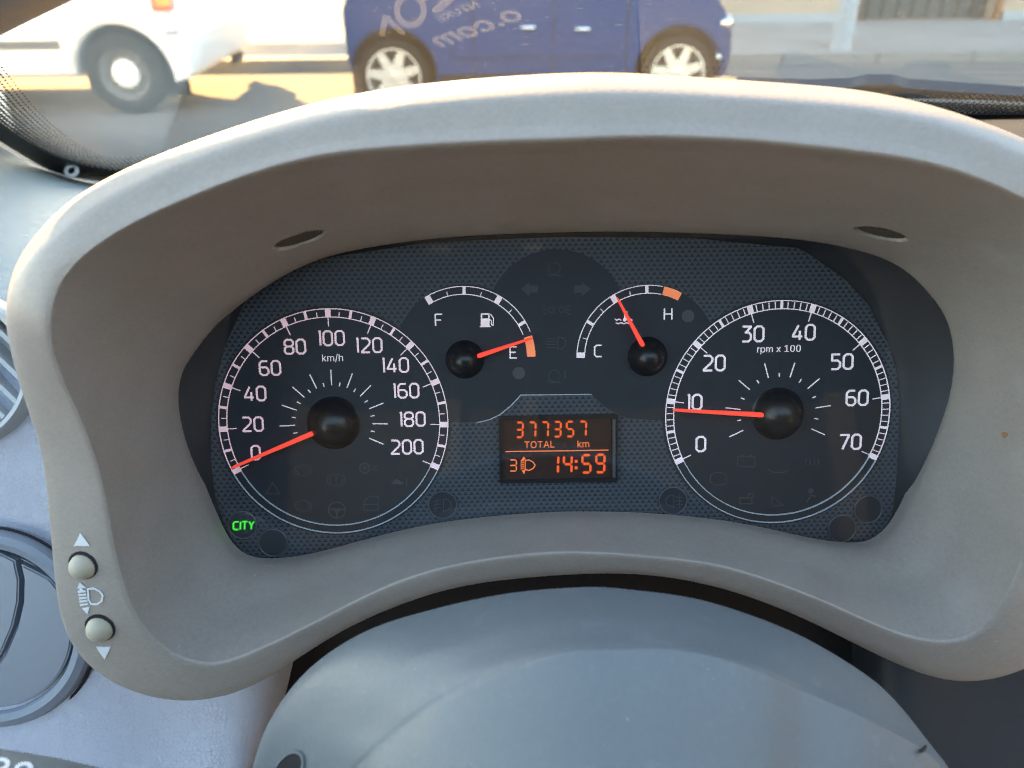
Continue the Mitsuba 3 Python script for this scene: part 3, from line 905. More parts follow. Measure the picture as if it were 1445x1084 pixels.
# ---- display
DP = IC + '__display'
outer = PG([(706, 589), (868, 585.5), (868, 676), (707, 678)]).buffer(0.0006, 8)
innr = PG([(709, 592), (861, 589), (862, 672), (710, 675)]).buffer(0.0002, 8)
put(DP, ext(PG([(707, 590), (866, 587), (866, 675), (708, 677)]), 0.0003, 0.0008), 'm_screen', emitter=glow((0.006, 0.002, 0.0014)))
put(DP + '__bezel', ext(outer.difference(innr), 0.0002, 0.0022), 'm_hub')
put(DP + '__bezel_edge', ext(PG([(863, 590), (867, 590), (867, 671), (863, 671)]), 0.0022, 0.0027), 'm_icon2')
SEG = {'3': 'abgcd', '7': 'abc', '5': 'afgcd', '1': 'bc', '4': 'fgbc', '9': 'abcdfg'}


def seven(ch, x, y, w, h, slant=0.0, t=3.1):
    """seven bars in a w x h box with its top left at x, y (all in pixels of the dial plane)"""
    m, g = h / 2, 0.55
    ht = t / 2
    H = lambda yy: [(g + ht, yy), (g + t, yy - ht), (w - g - t, yy - ht), (w - g - ht, yy), (w - g - t, yy + ht), (g + t, yy + ht)]
    V = lambda xx, y0, y1: [(xx, y0 + g), (xx + ht, y0 + g + ht), (xx + ht, y1 - g - ht), (xx, y1 - g), (xx - ht, y1 - g - ht), (xx - ht, y0 + g + ht)]
    B = {'a': H(ht), 'g': H(m), 'd': H(h - ht), 'f': V(ht, ht, m), 'e': V(ht, m, h - ht), 'b': V(w - ht, ht, m), 'c': V(w - ht, m, h - ht)}
    return unary_union([PG([(x + a + slant * (h - b), y + b) for a, b in B[s]]) for s in SEG[ch]])


ORG_GLOW = (0.92, 0.115, 0.012)
od = [(seven('377357'[i], 726.5 + 17.75 * i, 594.0 - 0.28 * i, 12.2, 23.5, 0.03, 2.9)) for i in range(6)]
put(DP + '__odometer_digits', ext(unary_union(od), 0.0010, 0.0012), 'm_black', emitter=glow(ORG_GLOW))
ck = [seven('1', 776.5, 640.5, 12, 28, 0.03, 3.5), seven('4', 793, 640, 14.5, 28, 0.03, 3.5), seven('5', 819, 639.5, 15, 28, 0.03, 3.5), seven('9', 838.5, 639, 15, 28, 0.03, 3.5), PG([(810.5, 648), (814.5, 648), (814.5, 652), (810.5, 652)]), PG([(810.5, 657), (814.5, 657), (814.5, 661), (810.5, 661)])]
put(DP + '__clock_digits', ext(unary_union(ck), 0.0010, 0.0012), 'm_black', emitter=glow(ORG_GLOW))
lo = [seven('3', 718, 647, 11.5, 17.5, 0.0, 1.8), PL([(713, 636.3), (858, 634.2)], 1.3),
      PL([(742, 645.5), (742, 665)], 0.01)]
lamp = PL([(741, 649), (741, 661), (746, 663), (752, 660), (755, 655.5), (752, 651), (746, 648), (741, 649)], 1.5)
beam = unary_union([PL([(734.5, 650 + 2.7 * i), (739.3, 648.6 + 2.7 * i)], 1.2) for i in range(5)] + [PG([(739, 643), (735, 649), (742, 647)]), PG([(736, 663), (742, 661), (739.5, 668)])])
put(DP + '__level_symbol', ext(unary_union([lo[0], lo[1], lamp, beam]), 0.0010, 0.0012), 'm_black', emitter=glow((0.95, 0.22, 0.06)))
text2(DP + '__word', 'TOTAL', 761, 626.3, 9.6, 'm_black', w0=0.0010, emitter=glow((0.95, 0.22, 0.06)))
text2(DP + '__word', 'km', 822.6, 625.4, 9.6, 'm_black', w0=0.0010, emitter=glow((0.95, 0.22, 0.06)))
tag(DP, 'orange lit display reading 377357 TOTAL km and 14:59')

# ------------------------------------------------------------------ hood around the cluster
B_PX = [(790, 195), (900, 191), (1020, 194), (1120, 202), (1220, 213), (1320, 230), (1410, 262), (1490, 305), (1545, 370), (1563, 440), (1550, 520), (1520, 600), (1480, 690), (1452, 760), (1428, 825), (1396, 880), (1352, 904), (1276, 896), (1180, 854), (1085, 817), (1000, 793), (895, 782), (800, 777), (690, 787), (560, 819), (430, 884), (350, 921), (292, 937), (232, 917), (190, 868), (163, 780), (143, 670), (112, 585), (85, 525), (70, 470), (76, 420), (104, 372), (165, 326), (242, 288), (330, 252), (430, 222), (545, 207), (670, 199)]
C_PX = [(800, 104), (900, 105), (1010, 112), (1110, 119), (1210, 128), (1310, 149), (1420, 186), (1520, 240), (1600, 335), (1632, 430), (1622, 530), (1590, 620), (1560, 720), (1545, 800), (1525, 880), (1470, 935), (1390, 962.6), (1300, 952), (1190, 900), (1090, 854), (990, 823), (895, 810), (800, 811), (690, 821), (590, 844), (470, 897), (380, 956), (290, 990), (190, 981), (110, 930), (78, 830), (63, 660), (40, 580), (17, 505), (8, 450), (12, 415), (24, 372), (60, 322), (110, 277), (194, 232), (310, 188), (470, 140), (640, 115)]
n = len(A_PX)
wB = np.interp(np.arange(n), [0, 5, 9, 13, 16, 22, 27, 30, 34, 38, 42], [.094, .092, .078, .058, .050, .040, .050, .060, .084, .090, .094])
# share of the rounded visor lip (1 along the top, 0 along the sides and bottom)
lip = np.interp(np.arange(n), [0, 5, 8, 10, 32, 35, 38, 42], [1, .9, .35, 0, 0, .3, .8, 1])
wC = wB - 0.005 - 0.014 * lip
PA = [P(x, y, WA) for x, y in A_PX]
PB = np.array([P(x, y, w) for (x, y), w in zip(B_PX, wB)])
PC = np.array([P(x, y, w) for (x, y), w in zip(C_PX, wC)])
PA = np.array(PA)
PA0 = PA.copy(); PA0[:, 2] -= 0.006
cen = PA.mean(0)
PAB = PA * 0.5 + PB * 0.5
ra_ = (0.025 + 0.10 * lip)[:, None]
PAB2 = PA * ra_ + PB * (1 - ra_)
rc_ = (0.06 + 0.14 * lip)[:, None]
PBC1 = PB * (1 - rc_) + PC * rc_; PBC1[:, 2] += 0.0008 * (1 - lip) + 0.002 * lip
PBC = PB * .5 + PC * .5; PBC[:, 2] += 0.0012 + 0.0055 * lip
PBC2 = PB * .12 + PC * .88; PBC2[:, 2] += 0.0008 + 0.004 * lip
out = PC - cen; out[:, 2] = 0; out /= np.linalg.norm(out, axis=1, keepdims=True)
PD1 = PC.copy(); PD1[:, 2] -= 0.006 + 0.01 * lip; PD1[:, :2] += out[:, :2] * 0.0012 * (1 - lip)[:, None]
PD2 = PC.copy(); PD2[:, 2] -= 0.035 + .03 * lip; PD2[:, :2] += out[:, :2] * 0.003 * (1 - lip)[:, None]
left = np.interp(np.arange(n), [0, 30, 33, 38, 41, 43], [0, 0, 1, 1, 0, 0])
PD2[:, 0] -= left * 0.012
PD3 = PC.copy(); PD3[:, 2] = -0.03 - 0.06 * lip; PD3[:, 1] -= 0.01 * lip; PD3[:, 0] -= left * 0.03
tt = np.linspace(0, 1, NS, endpoint=False)
LOOPS = [closed_curve(L, NS)[0] for L in (PA0, PA, PAB, PAB2, PB, PBC1, PBC, PBC2, PC, PD1, PD2, PD3)]
# all loops share the parameter of the opening so that their points stay matched
LL = []
for L in (PA0, PA, PAB, PAB2, PB, PBC1, PBC, PBC2, PC, PD1, PD2, PD3):
    p = np.vstack([L, L[:1]])
    LL.append(gaussian_filter1d(CubicSpline(tA, p, bc_type='periodic')(tt), 3 if len(LL) < 2 else 6, axis=0, mode='wrap'))
HOOD = loft(LL, [4, 56, 30, 7, 7, 12, 12, 7, 8, 8, 8])
HD = 'instrument_hood'
SCREWS = []
for px, py in ((422, 339), (1243, 330)):
    o, nn = hit(HOOD, px, py)
    a, b, nn = frame(nn, (0, 0, 1))
    SCREWS.append((o, a, b, nn))
    v = HOOD.vertices.copy(); q_ = v - o
    rho = np.sqrt((q_ @ a / 0.0088) ** 2 + (q_ @ b / 0.0044) ** 2)
    near = (np.abs(q_ @ nn) < 0.006)
    f_ = np.clip((1.0 - rho) / 0.22, 0, 1); f_ = f_ * f_ * (3 - 2 * f_)
    HOOD.vertices = v - nn * (0.0085 * f_ * near)[:, None]
put(HD + '__shell', HOOD, 'm_hood', smooth=True)
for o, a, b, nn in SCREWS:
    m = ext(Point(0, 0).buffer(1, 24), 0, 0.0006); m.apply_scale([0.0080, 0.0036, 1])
    put(HD + '__recess_shade', onto(m, o - nn * 0.0012 - b * 0.0002, a, b, nn), 'm_recess_shade')  # dark disc laid in the dish: its shade painted as colour
tag(HD, 'grey-brown plastic hood curving around the instrument cluster', 'dashboard hood')


def speck(o, a, b, nn, r):
    k = rng.integers(4, 7); t = np.sort(rng.uniform(0, 2 * np.pi, k)); q_ = r * rng.uniform(0.5, 1.0, k)
    e = rng.uniform(0.45, 1.0)
    v = np.vstack([[o + nn * (r * .5)], o + (q_ * np.cos(t))[:, None] * a + (q_ * e * np.sin(t))[:, None] * b + nn * 0.00005])
    return trimesh.Trimesh(v, [[0, i + 1, (i + 1) % k + 1] for i in range(k)], process=False)


HSUB = HOOD
dust = []
for px, py, r in [(359, 812, .32), (230, 873, .3), (126, 672, .3), (252, 912, .2), (520, 792, .2), (610, 770, .18), (1030, 790, .22), (1262, 893, .3), (1290, 766, .25), (1180, 790, .16), (330, 860, .2), (290, 700, .18), (1330, 930, .28), (1405, 905, .4), (1418, 880, .3), (1372, 915, .25), (700, 300, .2), (930, 260, .2), (250, 400, .2), (1360, 690, .2), (480, 860, .16), (1115, 845, .18)]:
    o, nn = hit(HOOD, px, py)
    a, b, nn = frame(nn)
    dust.append(speck(o, a, b, nn, r * 0.001))
put(HD + '__dust', trimesh.util.concatenate(dust), 'm_print'); tag(HD + '__dust', kind='stuff')
dust = []
for i in range(46):
    px, py = rng.uniform(290, 1310), rng.uniform(350, 770)
    o = P(px, py, WA)
    if opening.buffer(-0.004).contains(Point(o[0], o[1])):
        dust.append(speck(o, np.array([1., 0, 0]), np.array([0, 1., 0]), np.array([0, 0, 1.]), rng.uniform(0.08, 0.22) * 0.001))
put(IC + '__lens__dust', trimesh.util.concatenate(dust), 'm_icon2'); tag(IC + '__lens__dust', kind='stuff')
# headlamp level buttons and their printed marks on the left face of the hood
o1, n1 = hit(HOOD, 129, 842)
fa, fb, fn = frame(n1)
bump_o = o1 + fn * 0.0004


def FP(px, py):
    p = onplane(px, py, bump_o, fn) - bump_o
    return (p @ fa, p @ fb)


for px, py in ((118, 798), (142, 886)):
    o, nn = hit(HOOD, px, py)
    a, b, nn = frame(nn)
    sc = np.linalg.norm(o - CAM_L) / FOC
    shade_disc = trimesh.creation.cylinder(radius=18.2 * sc, height=0.0004, sections=40)
    k = put(HD + '__level_button', onto(revolve([[0, 0.0042], [6 * sc, 0.0040], [11 * sc, 0.0032], [14.5 * sc, 0.0018], [16 * sc, 0.0005], [16 * sc, -.002]], 40), o - b * 0.9 * sc - a * .4 * sc, a, b, nn), 'm_button', smooth=50)
    put(k + '__well_shade', onto(shade_disc, o + b * 0.8 * sc + nn * 0.0003, a, b, nn), 'm_gap')  # flat dark disc, set off centre as painted shade of the recess


def face_print(key, g):
    return put(key, onto(ext(g, -0.0001, 0.0003), bump_o, fa, fb, fn), 'm_print')


FPG = lambda pts: Polygon([FP(*p) for p in pts])
FPL = lambda pts, w: LineString([FP(*p) for p in pts]).buffer(w * 0.00011, cap_style=2)


def print_at(key, pts_list, at, cut=None):
    """a print on the hood's own surface near the pixel at"""
    o, nn = hit(HOOD, *at)
    a, b, nn = frame(nn)
    o = o + nn * 0.0002
    f = lambda p: (lambda q: (q @ a, q @ b))(onplane(*p, o, nn) - o)
    gs = []
    for pts, wd in pts_list:
        gs.append(Polygon([f(p) for p in pts]) if wd is None else LineString([f(p) for p in pts]).buffer(wd * np.linalg.norm(o - CAM_L) / FOC / 2, cap_style=2))
    return put(key, onto(ext(unary_union(gs), 0.0, 0.0003), o, a, b, nn), 'm_print')


print_at(HD + '__arrow_mark', [([(114, 752), (127, 770), (105, 770)], None)], (116, 765))
print_at(HD + '__arrow_mark', [([(136, 912.5), (157, 912.5), (148, 930)], None)], (148, 918))
lampm = [([(124.5, 831), (133, 830), (141, 834), (145.5, 840), (144, 848), (137, 852.5), (129, 852), (125.5, 846), (124.5, 831)], 2.0)]
lampm += [([(110.5 + .8 * i, 835 + 4.6 * i), (121 + 1.0 * i, 834 + 4.4 * i)], 2.2) for i in range(5)]
lampm += [([(113, 822), (110, 830), (122, 829)], None), ([(114, 828), (119, 834), (112, 835)], None), ([(116, 858), (127, 856), (124, 866)], None)]
print_at(HD + '__headlamp_symbol', lampm, (129, 843))
# a rust-brown speck on the right wall
o, nn = hit(HOOD, 1418, 614)
a, b, nn = frame(nn)
put(HD + '__stain', onto(ext(Polygon([(0.0011 * math.cos(t) * (1 + .3 * math.sin(3 * t)), 0.0013 * math.sin(t) * (1 + .25 * math.cos(2 * t))) for t in np.linspace(0, 6.28, 18)[:-1]]), 0.0, 0.00025), o, a, b, nn), 'm_rust')

# ------------------------------------------------------------------ dashboard around it
DB = 'dashboard'


def surf(rows, nr=10, ncol=60, smooth_n=None):
    R = [open_curve(r, ncol) for r in rows]
    A = np.array(R)
    t = np.r_[0, np.cumsum([np.linalg.norm(A[i + 1] - A[i], axis=1).mean() for i in range(len(A) - 1)])]
    tt = np.concatenate([np.linspace(t[i], t[i + 1], nr, endpoint=False) for i in range(len(A) - 1)] + [[t[-1]]])
    G = PchipInterpolator(t, A, axis=0)(tt)
    return G


def put_surf(key, G, bsdf):
    # uv = arc lengths in metres
    du = np.r_[0, np.cumsum(np.linalg.norm(np.diff(G, axis=1), axis=2).mean(0))]
    dv = np.r_[0, np.cumsum(np.linalg.norm(np.diff(G, axis=0), axis=2).mean(1))]
    U, V = np.meshgrid(du, dv)
    return put(key, grid_mesh(G), bsdf, smooth=True, uv=np.stack([U, V], -1).reshape(-1, 2))


def WL(px, py): return onplane(px, py, WO, WNL) + wn_ * 0.003


rows = [[WL(-160, 70), WL(-60, 160), WL(0, 200), WL(60, 232), WL(120, 250), WL(250, 252), WL(420, 236)],
        [P(-420, 220, -.09), P(-200, 300, -.09), P(-60, 325, -.09), P(60, 348, -.09), P(150, 352, -.085), P(260, 352, -.085), P(420, 342, -.085)],
        [P(-450, 410, -.03), P(-220, 440, -.03), P(-60, 440, -.03), P(60, 440, -.03), P(150, 440, -.03), P(260, 440, -.03), P(420, 440, -.03)]]
put_surf(DB + '__top_left', surf(rows), 'm_dash_left')
rows = [[P(-450, 410, -.03), P(-220, 440, -.03), P(-60, 440, -.03), P(60, 440, -.03), P(150, 440, -.03), P(260, 440, -.03), P(420, 440, -.03), P(440, 445, -.045), P(450, 450, -.06)],
        [P(-450, 560, -.012), P(-220, 570, -.012), P(-60, 570, -.012), P(60, 570, -.012), P(150, 570, -.012), P(260, 570, -.012), P(420, 570, -.012), P(438, 575, -.02), P(446, 580, -.05)],
        [P(-450, 900, -.002), P(-220, 900, -.002), P(-60, 900, -.002), P(60, 900, -.002), P(150, 900, -.002), P(260, 900, -.002), P(398, 900, -.002), P(414, 905, -.012), P(420, 915, -.045)],
        [P(-450, 1000, .003), P(-220, 1000, .003), P(-60, 1000, .003), P(60, 1000, .003), P(150, 1000, .003), P(260, 1000, .003), P(376, 1000, .003), P(392, 1004, -.006), P(400, 1012, -.045)],
        [P(-450, 1140, .016), P(-220, 1140, .016), P(-60, 1140, .016), P(60, 1140, .016), P(150, 1140, .016), P(260, 1140, .016), P(348, 1140, .016), P(364, 1144, .006), P(374, 1150, -.04)],
        [P(-450, 1400, .04), P(-220, 1400, .04), P(-60, 1400, .04), P(60, 1400, .04), P(150, 1400, .04), P(260, 1400, .04), P(340, 1400, .04), P(358, 1404, .03), P(370, 1410, -.03)]]
put_surf(DB + '__left_panel', surf(rows), 'm_dash')
# top of the dashboard to the right, running up to the windscreen
rows = [[WL(890, 196), WL(1000, 184), WL(1240, 171), WL(1445, 167), WL(1800, 168)],
        [P(890, 250, -.11), P(1000, 240, -.11), P(1240, 215, -.11), P(1445, 200, -.11), P(1800, 205, -.11)],
        [P(890, 330, -.06), P(1000, 330, -.06), P(1300, 330, -.06), P(1600, 330, -.06), P(1900, 330, -.06)],
        [P(890, 420, -.04), P(1000, 420, -.04), P(1300, 420, -.04), P(1600, 460, -.02), P(1900, 460, -.02)]]
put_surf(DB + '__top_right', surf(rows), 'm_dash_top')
rows = [[WL(215, 250) - wn_ * .001, WL(640, 216) - wn_ * .001, WL(900, 196) - wn_ * .001],
        [P(430, 340, -.087), P(640, 290, -.10), P(905, 250, -.11)],
        [P(520, 420, -.06), P(640, 420, -.06), P(905, 400, -.06)]]
put_surf(DB + '__added_dark_top', surf(rows), 'm_added_dark_top')  # hidden dark sheet, added to keep its reflection out of the windscreen
# dark lower panels right and around the steering column
rows = [[P(1205, 840, -.050), P(1226, 840, -.022), P(1262, 845, -.013), P(1320, 850, -.012), P(1500, 800, -.012), P(1800, 760, -.012)],
        [P(1205, 960, -.050), P(1222, 960, -.020), P(1256, 960, -.008), P(1320, 960, -.006), P(1500, 960, -.006), P(1800, 960, -.006)],
        [P(1205, 1100, -.045), P(1218, 1100, -.012), P(1250, 1100, .001), P(1320, 1100, .004), P(1500, 1100, .004), P(1800, 1100, .004)],
        [P(1205, 1400, -.03), P(1212, 1400, .012), P(1244, 1400, .026), P(1320, 1400, .03), P(1500, 1400, .03), P(1800, 1400, .03)]]
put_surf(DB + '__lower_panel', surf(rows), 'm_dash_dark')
rows = [[P(330, 820, -.02), P(600, 790, -.02), P(900, 780, -.02), P(1300, 800, -.055)], [P(330, 1000, -.025), P(600, 1000, -.025), P(900, 1000, -.025), P(1300, 1000, -.055)], [P(330, 1300, -.02), P(600, 1300, -.02), P(900, 1300, -.02), P(1300, 1300, -.05)]]
put_surf(DB + '__column_recess', surf(rows), 'm_gap')
tag(DB + '__lower_panel', 'dark grey lower panel right of the steering column')
tag(DB, 'blue-grey grained dashboard around the instrument hood', 'dashboard')


# ------------------------------------------------------------------ air vents
def vent_frame(cpx, w, rpx):
    o = P(*cpx, w)
    sc = np.linalg.norm(o - CAM_L) / FOC
    return o, sc


AV = 'air_vent'
VW = 0.0012
vc, vr = (-14, 889), 147
oc = P(*vc, VW); R1 = np.linalg.norm(P(vc[0] + vr, vc[1], VW) - oc)
a, b, nn = frame((0, 0.06, 1))
ringm = revolve([[R1 * .80, -0.012], [R1 * .81, -0.001], [R1 * .835, 0.0022], [R1 * .90, 0.003], [R1 * .965, 0.002], [R1 * .99, 0.0], [R1, -0.004], [R1, -0.012]], 96)
put(AV + '__ring', onto(ringm, oc, a, b, nn), 'm_vent', smooth=35)


def VP(px, py):
    q = onplane(px, py, oc, nn) - oc
    return (q @ a, q @ b)


disc = Point(0, 0).buffer(R1 * .785, 64)
cut1 = LineString([VP(*p) for p in ((20, 600), (26, 795), (31, 818), (30, 850), (22, 885), (5, 925), (-40, 985))])
cut2 = LineString([VP(*p) for p in ((-120, 705), (-30, 760), (0, 777), (70, 813), (140, 848))])
upper_l, lower_l = None, None
plates = disc.difference(cut1.buffer(0.0011)).difference(cut2.buffer(0.0008))
for k_, g in enumerate(polys(plates)):
    if g.area < 1e-6: continue
    body = ext(g, -0.004, 0.0); cap = ext(g.buffer(-0.0006), -0.0001, 0.0006)
    put(AV + '__flap', onto(trimesh.util.concatenate([body, cap]), oc, a, b, nn), 'm_vent', smooth=False)
bd = trimesh.creation.cylinder(radius=R1 * .80, height=0.002, sections=64); bd.apply_translation([0, 0, -0.008])
put(AV + '__duct', onto(bd, oc, a, b, nn), 'm_black')
gap = revolve([[R1 * 1.0, 0.0001], [R1 * 1.02, 0.0004], [R1 * 1.03, 0.0]], 96)
put(AV + '__joint', onto(gap, oc - nn * .001, a, b, nn), 'm_gap')
tag(AV, 'round grey air vent with closed flaps below the hood at left', 'air vent')

AV2 = AV + '_001'
vc2, VW2 = (-62, 522), -0.010
oc2 = P(*vc2, VW2); R2 = np.linalg.norm(P(vc2[0] + 112, vc2[1], VW2) - oc2)
a2, b2, n2 = frame((0, 0.12, 1))
ringm = revolve([[R2 * .86, -0.012], [R2 * .865, 0.001], [R2 * .90, 0.003], [R2 * .96, 0.0035], [R2, 0.001], [R2 * 1.02, -0.006]], 96)
scene_k = put(AV2 + '__ring', onto(ringm, oc2, a2, b2, n2), 'm_vent_slat', smooth=35)
for i in range(-3, 4):
    s = bx(-R2 * 1.2, R2 * 1.2, -0.0011, 0.0011, -0.008, 0.002)
    s2 = bx(-R2 * 1.2, R2 * 1.2, -0.0075, 0.0011, -0.0095, -0.008)
    half = math.sqrt(max(0.0, 1 - (i * 0.25) ** 2)) * .86 * R2
    s = bx(-half, half, -0.0009, 0.0009, -0.009, 0.001); s2 = bx(-half, half, -0.0080, -0.0009, -0.0100, -0.0088)
    m = trimesh.util.concatenate([s, s2]); m.apply_translation([0, i * 0.25 * R2, 0])
    m.apply_transform(trimesh.transformations.rotation_matrix(math.radians(-46), [0, 0, 1]))
    put(AV2 + '__slat', onto(m, oc2, a2, b2, n2), 'm_vent_slat')
bd = trimesh.creation.cylinder(radius=R2 * .87, height=0.002, sections=64); bd.apply_translation([0, 0, -0.012])
put(AV2 + '__duct', onto(bd, oc2, a2, b2, n2), 'm_black')
tag(AV2, 'round air vent with open pale slats behind the left edge of the hood', 'air vent')

# ------------------------------------------------------------------ steering column cover
S0 = [(330, 1240), (345, 1150), (357, 1084), (372, 1035), (395, 993), (429, 951), (471, 917), (528, 886), (597, 864), (662, 848), (738, 835), (800, 830), (850, 829), (895, 833), (971, 843), (1047, 864), (1123, 894), (1180, 925), (1238, 966), (1276, 1008), (1306, 1050), (1330, 1084), (1360, 1150), (1380, 1240)]
S1 = [(455, 1300), (470, 1180), (500, 1090), (524, 1066), (566, 1031), (600, 1005), (640, 980), (681, 959), (720, 943), (757, 930), (790, 922), (820, 918), (850, 917), (880, 916), (930, 915), (971, 919), (1047, 938), (1090, 955), (1123, 970), (1200, 1004), (1260, 1034), (1310, 1064), (1350, 1120), (1380, 1230)]
m0 = len(S0)
ss = np.linspace(-1, 1, m0)
w0_ = 0.088 - 0.020 * ss ** 2
w1_ = 0.121 - 0.019 * ss ** 2
L0 = np.array([P(x, y, w) for (x, y), w in zip(S0, w0_)])
L1 = np.array([P(x, y, w) for (x, y), w in zip(S1, w1_)])
down = np.array([0, -1.0, 0])
Lm2 = L0 + np.array([0, -0.05, -0.02]); Lm1 = L0 + np.array([0, -0.006, -0.0035]); Lm0 = L0 + np.array([0, -.0015, -.0018])
L05 = L0 * .5 + L1 * .5 + np.array([0, 0.0012, 0.0016])
L09 = L0 * .22 + L1 * .78 + np.array([0, .0005, .0008])
L095 = L0 * .07 + L1 * .93 + np.array([0, .0003, .0004])
L1b = L1 + np.array([0, -0.0010, 0.0011])
# inset panel: falls a little behind its rim and runs on towards the driver
cx0 = L1[:, 0].mean()
L4 = np.stack([cx0 + (L1[:, 0] - cx0) * .5, L1[:, 1] * .2 - 0.125 * .8 - .012, L1[:, 2] * .2 + 0.8 * 0.180], 1)
L2, L3 = L1b * .7 + L4 * .3, L1b * .35 + L4 * .65
rows = [open_curve(L, 140) for L in (Lm2, Lm1, Lm0, L0, L05, L09, L095, L1, L1b, L2, L3, L4)]
COL = loft(rows, 7, closed=False)
SC = 'steering_column_cover'
put(SC + '__shell', COL, 'm_column', smooth=True)
tag(SC, 'blue-grey plastic steering column cover with inset top below the cluster', 'steering column cover')
dust = []
for i in range(34):
    px, py = rng.uniform(470, 1230), rng.uniform(850, 1080)
    try:
        o, nn = hit(COL, px, py)
    except Exception:
        continue
    if nn @ (CAM_L - o) < 0 or np.linalg.norm(o - CAM_L) > 0.3: continue
    a_, b_, nn = frame(nn)
    dust.append(speck(o, a_, b_, nn, rng.uniform(0.12, 0.36) * 0.001))
put(SC + '__dust', trimesh.util.concatenate(dust), 'm_vent_slat'); tag(SC + '__dust', kind='stuff')
for px, py, rxp, ryp, rot in ((410, 1084, 26, 16, -55), (1302, 1058, 3, 6, 35)):
    o, nn = hit(COL, px, py)
    a_, b_, nn = frame(nn)
    f = lambda p: (lambda q: (q @ a_, q @ b_))(onplane(*p, o, nn) - o)
    cr, sr = math.cos(math.radians(rot)), math.sin(math.radians(rot))
    pg = Polygon([f((px + rxp * math.cos(t) * cr - ryp * math.sin(t) * sr, py + rxp * math.cos(t) * sr + ryp * math.sin(t) * cr)) for t in np.linspace(0, 6.283, 33)[:-1]])
    k = put(SC + '__slot', onto(ext(pg, 0.0001, 0.0005), o, a_, b_, nn), 'm_gap')
    if rxp > 10: put(k + '__lip', onto(ext(pg.buffer(0.0006).difference(pg.buffer(-.0002)), 0.0, 0.0009), o, a_, b_, nn), 'm_column')

# indicator stalk at the lower left, close to the lens
def tube(points, radii, n=24):
    pts = np.asarray(points, float)
    d = np.gradient(pts, axis=0); d /= np.linalg.norm(d, axis=1, keepdims=True)
    rings = []
    for p, t, r in zip(pts, d, radii):
        u_ = np.cross(t, [0, 0, 1.0]); u_ /= np.linalg.norm(u_); v_ = np.cross(t, u_)
        aa = np.linspace(0, 2 * np.pi, n, endpoint=False)
        rings.append(p + r * (np.outer(np.cos(aa), u_) + np.outer(np.sin(aa), v_)))
    return grid_mesh(np.array(rings), closed=True)


st = [P(-260, 1085, .115), P(-100, 1110, .112), P(60, 1132, .107), P(220, 1160, .10), P(420, 1190, .09)]
st = open_curve(st, 20)
STK = tube(st, np.interp(np.arange(20), [0, 8, 19], [0.0105, 0.0105, 0.0075]))
put('indicator_stalk__lever', STK, 'm_column', smooth=True)
for px, py in ((0, 1080), (33, 1086)):
    o, nn = hit(STK, px, py)
    a_, b_, nn = frame(nn)
    put('indicator_stalk__symbol', onto(ext(Point(0, 0).buffer(0.0021).difference(Point(0, 0).buffer(0.0011)), 0, 0.0004), o, a_, b_, nn), 'm_print')
tag('indicator_stalk', 'dark grey indicator stalk with white symbols at the lower left corner', 'lever')

# generic dark bar for an unidentified shape across the top left corner
tr = [P(-260, 130, .05), P(-60, 18, .05), P(40, -32, .05), P(160, -90, .05), P(330, -190, .05)]
tr = open_curve(tr, 24)
put('corner_bar', tube(tr, np.full(24, 0.0095)), 'm_trimdark', smooth=True)
tag('corner_bar', 'generic dark grey bar crossing the upper left corner before the windscreen', 'trim')

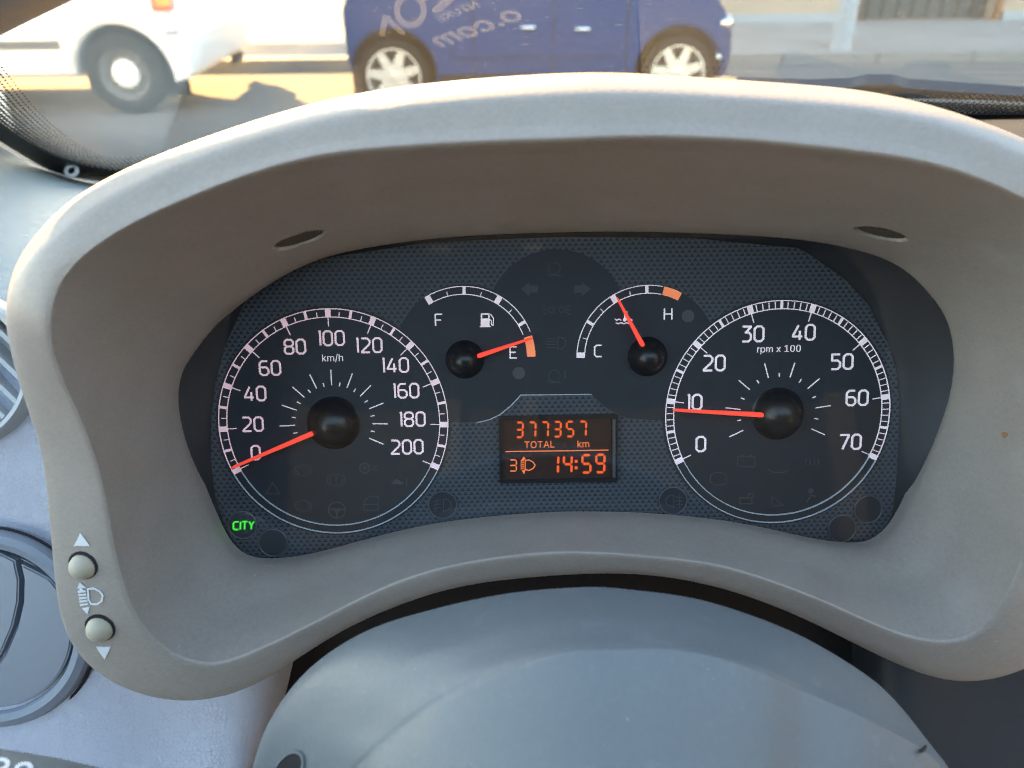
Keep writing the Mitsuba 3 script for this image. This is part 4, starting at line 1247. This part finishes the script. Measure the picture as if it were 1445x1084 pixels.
# ------------------------------------------------------------------ the rest of the car: roof, pillars, door, bonnet
z0 = DIAL_Z
CB = 'car_cabin'
hx, hy, hz = -0.05, -0.35, z0 + 0.50
put(CB + '__roof', bx(-0.62, 1.2, -1.35, -0.95, z0 + 0.50, z0 + 0.53), 'm_bulkhead', local=False)  # unseen; cut short so more skylight falls on the dashboard
put(CB + '__door', bx(-0.66, -0.62, -0.95, 0.45, z0 - 0.9, z0 - 0.06), 'm_headliner', local=False)
put(CB + '__door', bx(1.2, 1.24, -0.95, 0.45, z0 - 0.9, z0 + 0.44), 'm_trimdark', local=False)  # unseen; closed up high to keep light off the hood's left wall
put(CB + '__rear_pillar', bx(-0.66, -0.60, -1.3, -1.05, z0 - 0.06, z0 + 0.5), 'm_headliner', local=False)
put(CB + '__rear_pillar', bx(1.2, 1.24, -1.3, -0.72, z0 - 0.06, z0 + 0.5), 'm_headliner', local=False)
put(CB + '__added_bulkhead', bx(-0.6, 1.2, -1.34, -1.30, z0 - 0.9, z0 + 0.5), 'm_bulkhead', local=False)  # unseen wall added so the cluster lens reflects something dark
put(CB + '__floor', bx(-0.64, 1.2, -1.3, 0.4, z0 - 0.92, z0 - 0.9), 'm_trimdark', local=False)
put(CB + '__bonnet', bx(-0.75, 1.25, 0.55, 1.5, z0 - 0.8, z0 - 0.38), 'm_white_paint', local=False)
for xr, wr_ in ((-0.55, 0.05), (-0.10, 0.035), (0.06, 0.03), (0.70, 0.06)):  # unseen strips added to show as faint streaks in the cluster lens
    put(CB + '__glare_strip', bx(xr - wr_ / 2, xr + wr_ / 2, -1.297, -1.275, z0 + 0.0, z0 + 0.497), 'm_glare_strip', local=False)
    put(CB + '__roof_glare_strip', bx(xr - wr_ / 2, xr + wr_ / 2, -1.272, -0.955, z0 + 0.485, z0 + 0.497), 'm_glare_strip', local=False)
tag(CB, 'interior shell of the parked car around the dashboard', 'car body')
scene = {k: v for k, v in scene.items()}

# a box truck added out of view to shade the left of the dashboard
sh = np.array([SUN[0], SUN[1]]) / math.hypot(SUN[0], SUN[1])
TZ = 1.245 + 3.0 * SUN[2] / math.hypot(SUN[0], SUN[1])
tv = np.array([sh[1], -sh[0]])


def truck_box(l0, l1, d0, d1, zb, zt):
    m = bx(l0, l1, d0, d1, zb, zt); v = m.vertices.copy()
    m.vertices = np.c_[v[:, :1] * tv + v[:, 1:2] * sh, v[:, 2]]
    return m


put('added_shade_truck__body', truck_box(-2.1, 0.03, 3.0, 5.2, 0.75, TZ), 'm_white_paint', local=False)
put('added_shade_truck__chassis', truck_box(-1.9, -0.17, 3.1, 5.1, 0.35, 0.75), 'm_trimdark', local=False)
tag('added_shade_truck', 'white box truck added out of view at left to shade the dashboard', 'truck')
